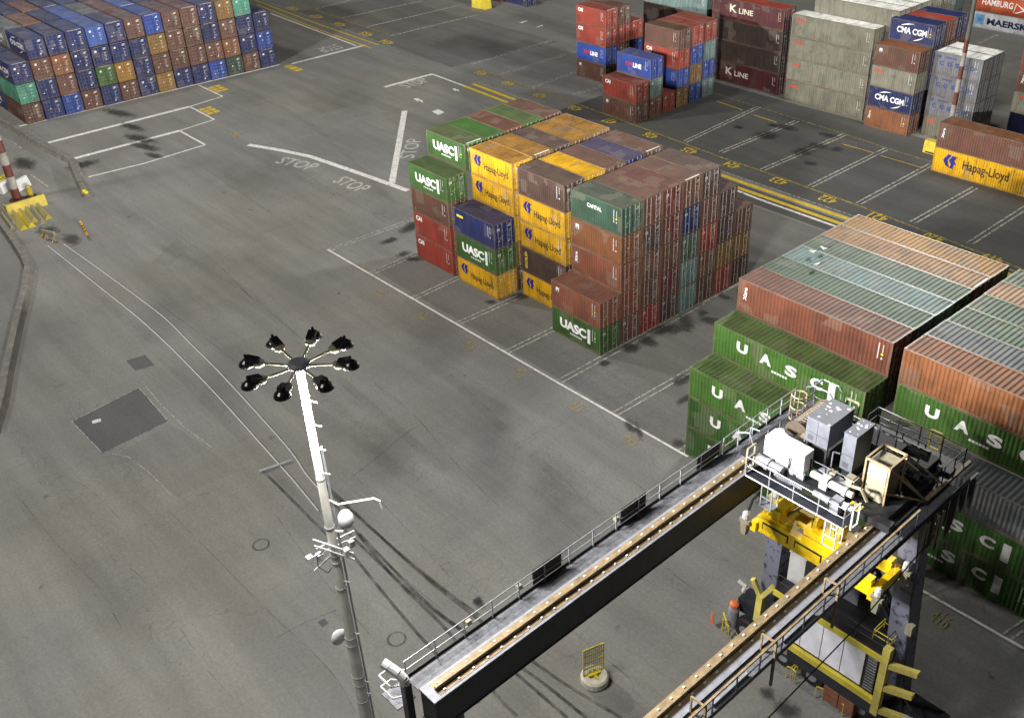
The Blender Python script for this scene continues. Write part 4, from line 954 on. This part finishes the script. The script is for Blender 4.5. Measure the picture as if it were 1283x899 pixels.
# ---- trolley
tl = part('trolley', MB().box(-.95,7.1,19.95,20.45,16.25,16.62).box(-.95,7.1,25.2,25.8,16.25,16.62).box(-.9,-.1,20.45,25.2,16.25,16.6).box(5.9,6.7,20.45,25.2,16.25,16.6)
   .box(-.1,1.8,20.45,25.2,16.4,16.5).box(4.5,5.9,20.45,25.2,16.4,16.5).box(1.8,4.5,22.6,25.2,16.4,16.5), M['shade_black'], cr)
for x in (-.45, 6.33):
    for y in (20.4, 25.4): part('trolley_wheel', MB().lathe((x,y,16.42),[(.22,-.09),(.22,.09)],14,'x'), M['black'], tl)
part('front_walkway', MB().box(0,5.35,19.15,19.95,15.95,16.0), NV, tl)
rail(tl, 'front_rail', [(0,19.95,16.0),(0,19.15,16.0),(5.35,19.15,16.0),(5.35,19.95,16.0)], 1.08, M['galv'], 1.3, r=.022)
part('bottom_rail', MB().tube((0,19.13,15.98),(5.35,19.13,15.98),.045,6), M['galv'], tl)
b = MB()
for x, y in ((0,19.2),(0,19.8)): b.bar((x-.05,y,16),(x-.05,y,17.5),.09)
for z in (16.2,16.9,17.5): b.bar((-.05,19.2,z),(-.05,19.8,z),.09)
part('white_end_frame', b, M['cream'], tl)
b = MB()
for y in (19.2,19.75): b.bar((5.75,y-.1,16.2),(5.75,y-.1,17.4),.08)
for z in (16.2,17.4): b.bar((5.75,19.1,z),(5.75,19.65,z),.08)
part('white_end_frame', b, M['white'], tl)
b = MB()
for x in (.95,1.55): b.bar((x,19.2,14.6),(x,19.2,15.95),.06); b.bar((x,19.75,14.6),(x,19.75,15.95),.05)
for z in (14.6,15.2): b.bar((.95,19.2,z),(1.55,19.2,z),.05)
b.box(.7,1.6,19.2,19.8,14.55,14.6); part('ladder_cage', b, M['galv'], tl)
b = MB()
for x in (4.5,5.1): b.bar((x,19.15,14.5),(x,19.15,15.95),.06); b.bar((x,19.75,14.5),(x,19.75,15.95),.06)
for z in (14.5,15.1): b.bar((4.5,19.15,z),(5.1,19.15,z),.05); b.bar((4.5,19.75,z),(5.1,19.75,z),.05)
part('ladder_cage', b, M['white'], tl)
part('motor', MB().lathe((.1,19.75,16.75), [(.2,0),(.26,.04),(.26,.6),(.31,.62),(.31,.8),(.24,.82),(.24,1.5),(.12,1.55)], 14, 'x'), M['grey'], tl)
part('motor_mount', MB().box(1.0,2.6,19.98,20.12,16.05,16.95), M['grey'], tl)
b = MB()
for x in (1.25,1.65,2.05): b.box(x,x+.16,19.965,19.978,16.35,16.75)
part('slot', b, M['black'], tl)
part('white_cabinet', MB().hull([(.25,20.05,16.95),(2.5,20.05,16.95),(2.5,20.8,16.95),(.25,20.8,16.95)], [(.25,20.1,18.0),(2.45,20.1,17.95),(2.45,20.85,17.95),(.25,20.85,18.0)]), M['white'], tl)
part('white_hood', MB().hull([(.25,20.85,16.95),(1.0,20.85,16.95),(1.0,21.75,16.95),(.25,21.75,16.95)], [(.25,20.86,18.0),(.95,20.86,18.0),(.9,21.5,17.6),(.25,21.7,17.6)]), M['white'], tl)
part('winch_drum', MB().lathe((.85,21.95,17.45), [(.3,0)]+[(r_, .08+k*.19+d) for k in range(12) for r_, d in ((.5,0),(.62,.05),(.64,.1),(.52,.16))]+[(.3,2.4)], 18, 'y'), M['drum'], tl)
for y in (21.85, 24.35): part('drum_flange', MB().lathe((.85,y,17.45), [(.68,0),(.68,.08)], 18, 'y').box(.5,1.2,y-.04,y+.1,16.5,17.0), M['drum'], tl)
part('drum_bracket', MB().box(.95,1.55,21.1,21.8,17.0,17.55).box(1.2,1.75,21.5,21.9,17.55,17.68), M['cream'], tl)
part('tall_grey_cabinet', MB().hull([(1.83,20.95,18.15),(3.03,20.95,18.15),(3.03,22.95,18.15),(1.83,22.95,18.15)], [(1.83,20.95,19.5),(3.03,20.95,19.5),(3.03,22.95,19.5),(1.83,22.95,19.5)]), M['slate'], tl)
b = MB()
for x in (1.9,2.95):
    for y in (21.1,22.85): b.bar((x,y,16.5),(x,y,18.14),.1)
b.box(1.85,3.0,21.3,22.9,16.5,17.9); part('cabinet_stand', b, M['shade_black'], tl)
part('narrow_grey_cabinet', MB().box(3.72,4.35,21.05,22.5,17.5,19.5).box(3.70,4.37,21.03,22.52,19.5,19.53), M['slate'], tl)
part('cabinet_stand', MB().box(3.8,4.3,21.2,22.4,16.5,17.49), M['shade_black'], tl)
b = MB()
for i in range(24):
    r1_ = random.Random(i); x, y, z = (1.85+1.1*r1_.random(), 21+1.8*r1_.random(), 19.503) if i % 2 else (3.75+.5*r1_.random(), 21.1+1.3*r1_.random(), 19.533)
    s_ = .02+.05*r1_.random(); b.poly([(x-s_,y-s_,z),(x+s_*1.3,y-s_*.7,z),(x+s_,y+s_,z),(x-s_*.6,y+s_*1.2,z)])
part('bird_droppings', b, M['white'], tl)
for x, y, z, ln, r_, mm in ((2.75,20.35,17.0,.95,.17,'white'),(3.75,20.3,17.0,1.25,.19,'white'),(3.3,19.8,16.5,1.2,.15,'grey'),(4.5,19.9,16.6,.8,.16,'white')):
    part('motor', MB().lathe((x,y,z), [(r_*.6,0),(r_,.05),(r_,ln*.6),(r_*1.25,ln*.62),(r_*1.25,ln*.75),(r_*.8,ln*.78),(r_*.8,ln)], 12, 'x'), M[mm], tl)
part('gearbox', MB().box(3.35,3.75,20.1,20.5,16.3,17.25).box(3.2,3.9,20.15,20.45,16.1,16.4), M['white'], tl)
part('gearbox', MB().box(4.3,4.75,19.6,20.1,16.05,16.8), M['grey'], tl)
part('grey_beam', MB().bar((2.9,21.0,16.9),(4.6,20.6,16.9),.45,.3), M['grey'], tl)
rail(tl, 'machine_rail', [(1.75,19.98,16.5),(1.75,20.6,16.5),(3.3,20.65,16.5),(4.7,20.65,16.5),(4.7,22.8,16.5)], 1.0, NV, .9)
rail(tl, 'machine_rail', [(-.2,21.0,16.6),(-.2,24.9,16.6),(4.4,24.9,16.5)], 1.0, M['slate'], 1.0)
b = MB()
for i in range(9): b.bar((4.5+.14*i,23.3,16.52),(4.5+.14*i,24.0,17.3-.05*i),.05)
b.bar((3.3,22.75,17.6),(5.0,22.75,17.3),.08); b.bar((3.3,22.9,16.5),(3.3,22.9,17.7),.07); b.bar((1.7,21.2,16.5),(1.7,21.2,18.0),.06); b.bar((3.4,20.9,16.5),(3.4,20.9,18.3),.06); b.bar((3.4,20.9,18.3),(3.7,21.0,18.3),.05)
part('pipe_rack', b, M['slate'], tl)
part('small_box', MB().box(4.35,4.75,20.65,21.0,16.7,17.45).box(4.3,4.8,20.6,21.05,17.45,17.5), M['cream'], tl)
b = MB()
for i in range(34):
    r3 = random.Random(40+i); x, y = r3.uniform(.3,5.4), r3.uniform(20.6,25)
    b.path([(x,y,16.55),(x+r3.uniform(-.5,.5),y+r3.uniform(-.3,.5),16.75+.4*r3.random()),(x+r3.uniform(-1,1),y+r3.uniform(.2,1.1),16.6+.4*r3.random()),(x+r3.uniform(-1,1.2),y+r3.uniform(.6,1.8),16.55)], r3.choice((.02,.03,.045)), 6)
part('hose_bundle', b, M['black'], tl)
b = MB()
for i in range(26):
    r3 = random.Random(80+i); x, y = r3.uniform(1.9,6.6), r3.uniform(22.9,25.4); w_, d_ = r3.uniform(.12,.35), r3.uniform(.1,.3); part('valve_block', MB().box(x,x+w_,y,y+d_,16.52,16.65+.6*r3.random()), M['slate'], tl)
for x0, x1, y, z0, z1, nx in ((1.83,3.03,20.95,18.15,19.5,2),(3.72,4.35,21.05,17.5,19.5,1)):
    b = MB()
    for k in range(1, nx): X_ = x0+(x1-x0)*k/nx; b.box(X_-.012,X_+.012,y-.004,y+.002,z0+.05,z1-.05)
    b.box(x0+.05,x1-.05,y-.004,y+.002,z0+(z1-z0)*.42,z0+(z1-z0)*.42+.02)
    for k in range(5): b.box(x0+.12,x0+.42,y-.006,y+.002,z0+.15+k*.06,z0+.175+k*.06)
    part('panel_seam', b, M['black'], tl)
b = MB()
for x in (.8,1.4,1.95): b.hull([(x,20.05-.006,16.97),(x+.015,20.05-.006,16.97),(x+.015,20.06,16.97),(x,20.06,16.97)],[(x,20.1-.006,17.97),(x+.015,20.1-.006,17.97),(x+.015,20.11,17.97),(x,20.11,17.97)])
part('panel_seam', b, M['slate'], tl)
part('small_box', MB().box(3.35,3.7,20.8,21.1,16.6,17.2), M['cream'], tl)
b = MB()
for i in range(4): b.box(5.0,5.6,19.9+i*.13,19.98+i*.13,16.62,16.66)
part('yellow_grating', b, M['yellow'], tl, YL)
part('bracket', MB().path([(4.8,20.5,17.3),(5.3,20.4,17.5),(5.6,20.5,16.9)], .08), M['cream'], tl)
# beige cab and its rusty lattice frame
cb = part('control_cab', MB().box(5.0,6.03,21.2,22.3,16.5,18.55), M['cabtan'], tl)
part('cab_panel', MB().box(5.06,5.98,21.17,21.195,16.55,17.75), M['cream'], cb)
part('cab_panel', MB().box(5.06,5.98,21.16,21.195,17.78,18.5), M['grey'], cb)
b = MB(); tn = [(4.95,21.1,18.7),(6.1,21.1,18.7),(4.95,22.5,18.7),(6.1,22.5,18.7)]
for a, c_ in ((0,1),(0,2),(1,3),(2,3)): b.bar(tn[a], tn[c_], .09)
for p in tn: b.bar((p[0],p[1],16.4), p, .09)
b.bar(tn[1], (7.05,23.1,16.3), .1); b.bar(tn[3], (7.0,24.6,16.4), .09); b.bar((6.1,22.5,17.5),(7.05,23.1,16.3),.08); b.bar((6.1,21.1,17.3),(7.05,23.1,16.2),.09); b.bar(tn[2], (6.6,24.4,16.4), .07)
part('lattice_frame', b, RS, cb)
# far platform
fp = part('far_platform', MB().box(2.1,7.0,26.1,27.1,15.94,16.0).box(4.6,7.0,23.6,26.1,15.9,15.98), M['shade_black'], tl)
part('plate', MB().box(2.2,5.6,25.85,25.9,16.1,16.75), M['grey'], fp)
part('notice', MB().box(2.45,2.75,25.83,25.845,16.4,16.65), flat('red_notice', (.5,.03,.05)), fp)
rail(fp, 'platform_rail', [(2.2,26.1,16.0),(2.2,27.05,16.0),(6.9,27.05,16.0),(6.9,25.0,16.0)], 1.05, NV, 1.2)
rail(fp, 'inner_rail', [(3.0,25.95,16.0),(5.4,25.95,16.0)], 1.05, NV, 1.2)
b = MB()
for x in (5.05,5.6): b.bar((x,27.1,16.1),(x,27.1,17.1),.08)
for z in (16.1,17.1): b.bar((5.05,27.1,z),(5.6,27.1,z),.08)
part('yellow_frame', b, M['yellow'], fp, (.7,.62,.12))
part('edge_beam', MB().bar((7.05,23.2,16.05),(7.05,27.4,16.05),.16,.2).bar((6.3,23.9,16.0),(7.05,24.1,16.0),.14), RS, fp)
part('machinery', MB().box(3.1,4.9,24.0,25.1,16.5,17.2).lathe((5.0,25.3,16.9),[(.3,0),(.3,.9)],12,'x').box(5.6,6.4,24.2,25.4,16.5,17.1), M['black'], tl)
part('junction_box', MB().box(5.6,5.95,25.6,25.95,16.1,16.7).box(4.1,4.5,25.3,25.6,16.6,17.0), M['grey'], tl)
b = MB()
for i in range(5): b.bar((3.0+i*.15,26.4,16.9),(3.55+i*.15,26.9,17.0),.03)
part('cable_rods', b, M['black'], fp)
# hanging festoon loops
b = MB(); r_ = random.Random(5)
for i in range(22):
    y = 22.6+i*.2; x = 7.5+.25*r_.random(); zb = 12.9+1.0*r_.random()+.04*i
    b.path([(x,y,15.7),(x+.03,y+.02,zb+.4),(x+.03,y+.1,zb),(x+.03,y+.18,zb+.4),(x,y+.2,15.7)], .045, 5)
part('festoon_loops', b, M['black'], tl)
b = MB()
for i in range(7):
    y = 22.4+i*.22; x = 7.62+.2*r_.random(); zb = 13.2+.9*r_.random()
    b.path([(x,y,15.7),(x,y+.08,zb),(x,y+.16,15.6)], .05, 5)
part('pale_cables', b, M['cream'], tl)
part('festoon_rail', MB().bar((7.6,19,15.78),(7.6,27.2,15.78),.12), NV, tl)
# ladder cage hoops and rails at the drum end
b = MB()
for z in (16.6,17.3,18.0):
    pts = [(-.55+.38*math.cos(t*.5236), 24.0+.38*math.sin(t*.5236), z) for t in range(12)]; b.path(pts, .035, 5)
for t in (1,4,7,10): b.bar((-.55+.38*math.cos(t*.5236), 24.0+.38*math.sin(t*.5236), 15.9),(-.55+.38*math.cos(t*.5236), 24.0+.38*math.sin(t*.5236), 18.0),.035)
part('cage_ladder', b, M['rust'], tl)
rail(tl, 'side_rail', [(-1.75,19.6,15.9),(-1.75,25.6,15.9)], 1.1, GV, 1.3)
b = MB()
for y in (24.7,25.5): b.path([(-.6,y,16.6),(-.6,y,18.1),(-.2,y,18.35),(.7,y,18.35),(.9,y,18.1),(.9,y,16.6)], .04, 5)
b.bar((-.6,24.7,17.4),(-.6,25.5,17.4),.05); b.bar((-.2,24.7,18.35),(-.2,25.5,18.35),.05); b.bar((.9,24.7,17.4),(.9,25.5,17.4),.05); part('hoop_frame', b, M['slate'], tl)
b = MB()
for x in (1.0,1.7): b.bar((x,25.9,16.6),(x,25.9,17.6),.09)
for z in (16.7,17.6): b.bar((1.0,25.9,z),(1.7,25.9,z),.09)
part('yellow_frame', b, M['cream'], tl)
part('hook_rail', MB().path([(-1.4,20.3,15.9),(-1.4,20.3,17.2),(-.9,20.5,17.3),(-.7,20.6,16.6)], .04).path([(-1.2,21.0,15.9),(-1.2,21.0,17.2),(-.8,21.2,17.1)], .04), GV, tl)

# ---- spreader on its ropes
sp_ = part('spreader', MB().box(-.15,6.35,20.95,21.3,11.25,12.05).box(-.15,6.35,22.75,23.1,11.25,12.05).box(-.5,-.15,20.75,23.3,11.1,11.7).box(6.35,6.7,20.75,23.3,11.1,11.7), M['yellow'], cr, YL)
part('top_flange', MB().box(-.15,6.35,20.9,21.35,12.05,12.13).box(-.15,6.35,22.7,23.15,12.05,12.13).box(-.15,6.35,20.9,21.35,11.17,11.245), M['yellow'], sp_, YL)
b = MB()
for x0 in (.1,2.05,4.1): b.box(x0,x0+1.6,20.935,20.948,11.4,11.9)
part('web_recess', b, M['black'], sp_)
b = MB()
for x0 in (.12,2.07,4.12): b.box(x0+.05,x0+1.5,20.915,20.932,11.4,11.78)
part('web_plate', b, M['yellow'], sp_, YL)
part('deck', MB().box(.2,1.8,21.35,22.7,11.95,12.0).box(2.6,4.4,21.36,22.69,12.1,12.14), M['yellow'], sp_, (.6,.42,.05))
part('head_block', MB().box(2.2,4.3,21.4,22.6,12.15,12.55).box(1.7,2.2,21.5,21.7,12.3,12.5).box(.3,.9,21.2,23.0,12.14,12.7), M['yellow'], sp_, YL)
for x in (2.6,3.9): part('sheave', MB().lathe((x,22.0,12.95), [(.12,-.18),(.42,-.16),(.42,.16),(.12,.18)], 16, 'x'), M['yellow'], sp_, YL)
b = MB()
for x, y in ((2.5,21.6),(2.7,22.4),(3.8,21.6),(4.0,22.4)): b.tube((x,y,12.6),(x+(.3 if x < 3 else -.3),y,16.3),.025,6)
part('hoist_rope', b, M['black'], sp_)
b = MB()
for t in range(10): b.bar((4.9+.4*math.cos(t*.628),21.9+.4*math.sin(t*.628),12.2),(4.9+.4*math.cos(t*.628),21.9+.4*math.sin(t*.628),13.0),.06)
part('cable_basket', b, M['yellow'], sp_, YL)
part('cylinder', MB().bar((.9,21.9,12.2),(1.7,22.2,13.3),.14), M['cream'], sp_)
for x in (-.75, 6.9):
    for y in (20.7, 23.2):
        part('flipper', MB().hull([(x-.14,y-.15,10.7),(x+.14,y-.15,10.7),(x+.14,y+.15,10.7),(x-.14,y+.15,10.7)], [(x-.2,y-.2,11.5),(x+.2,y-.2,11.5),(x+.2,y+.2,11.5),(x-.2,y+.2,11.5)]).box(x-.3,x+.3,y-.15,y+.15,11.5,11.7), M['cream'], sp_)
        part('flipper_motor', MB().lathe((x,y,11.7), [(.16,0),(.2,.1),(.18,.4),(.08,.5)], 10), M['white'], sp_)
for x in (-.75,): part('cable_loop', MB().path([(x,20.9,12.2),(x+.1,21.0,12.9),(x+.4,21.2,13.5),(x+.3,21.4,12.6)], .08), M['black'], sp_)

# ------------------------------------------------------------------ night light
S.world = bpy.data.worlds.new('World'); S.world.use_nodes = True
nt = S.world.node_tree; bg = nt.nodes['Background']
sk = N(nt, 'ShaderNodeTexSky', sky_type='NISHITA', sun_disc=False)
EL, AZ = 52, 252      # sun lamp: height, and compass direction it shines from (degrees anticlockwise from +x)
sk.sun_elevation = R(EL); sk.sun_rotation = R(90-AZ)
hs = N(nt, 'ShaderNodeHueSaturation'); hs.inputs['Saturation'].default_value = .35
L(nt, sk.outputs[0], hs.inputs['Color']); L(nt, hs.outputs[0], bg.inputs['Color']); bg.inputs['Strength'].default_value = .004
sl = bpy.data.lights.new('sun', 'SUN'); so = bpy.data.objects.new('sun', sl); C.objects.link(so)
sl.energy = .85; sl.angle = R(6); sl.color = (1,.98,.94)
so.rotation_euler = Vector((-math.cos(R(AZ))*math.cos(R(EL)), -math.sin(R(AZ))*math.cos(R(EL)), -math.sin(R(EL)))).to_track_quat('-Z','Y').to_euler()
v = S.view_settings; v.view_transform = 'Standard'; v.look = 'None'; v.exposure = .06; v.gamma = 1
S.cycles.max_bounces = 4; S.cycles.diffuse_bounces = 2; S.cycles.glossy_bounces = 2; S.cycles.transparent_max_bounces = 12
S.cycles.use_denoising = True; S.cycles.sample_clamp_indirect = 4
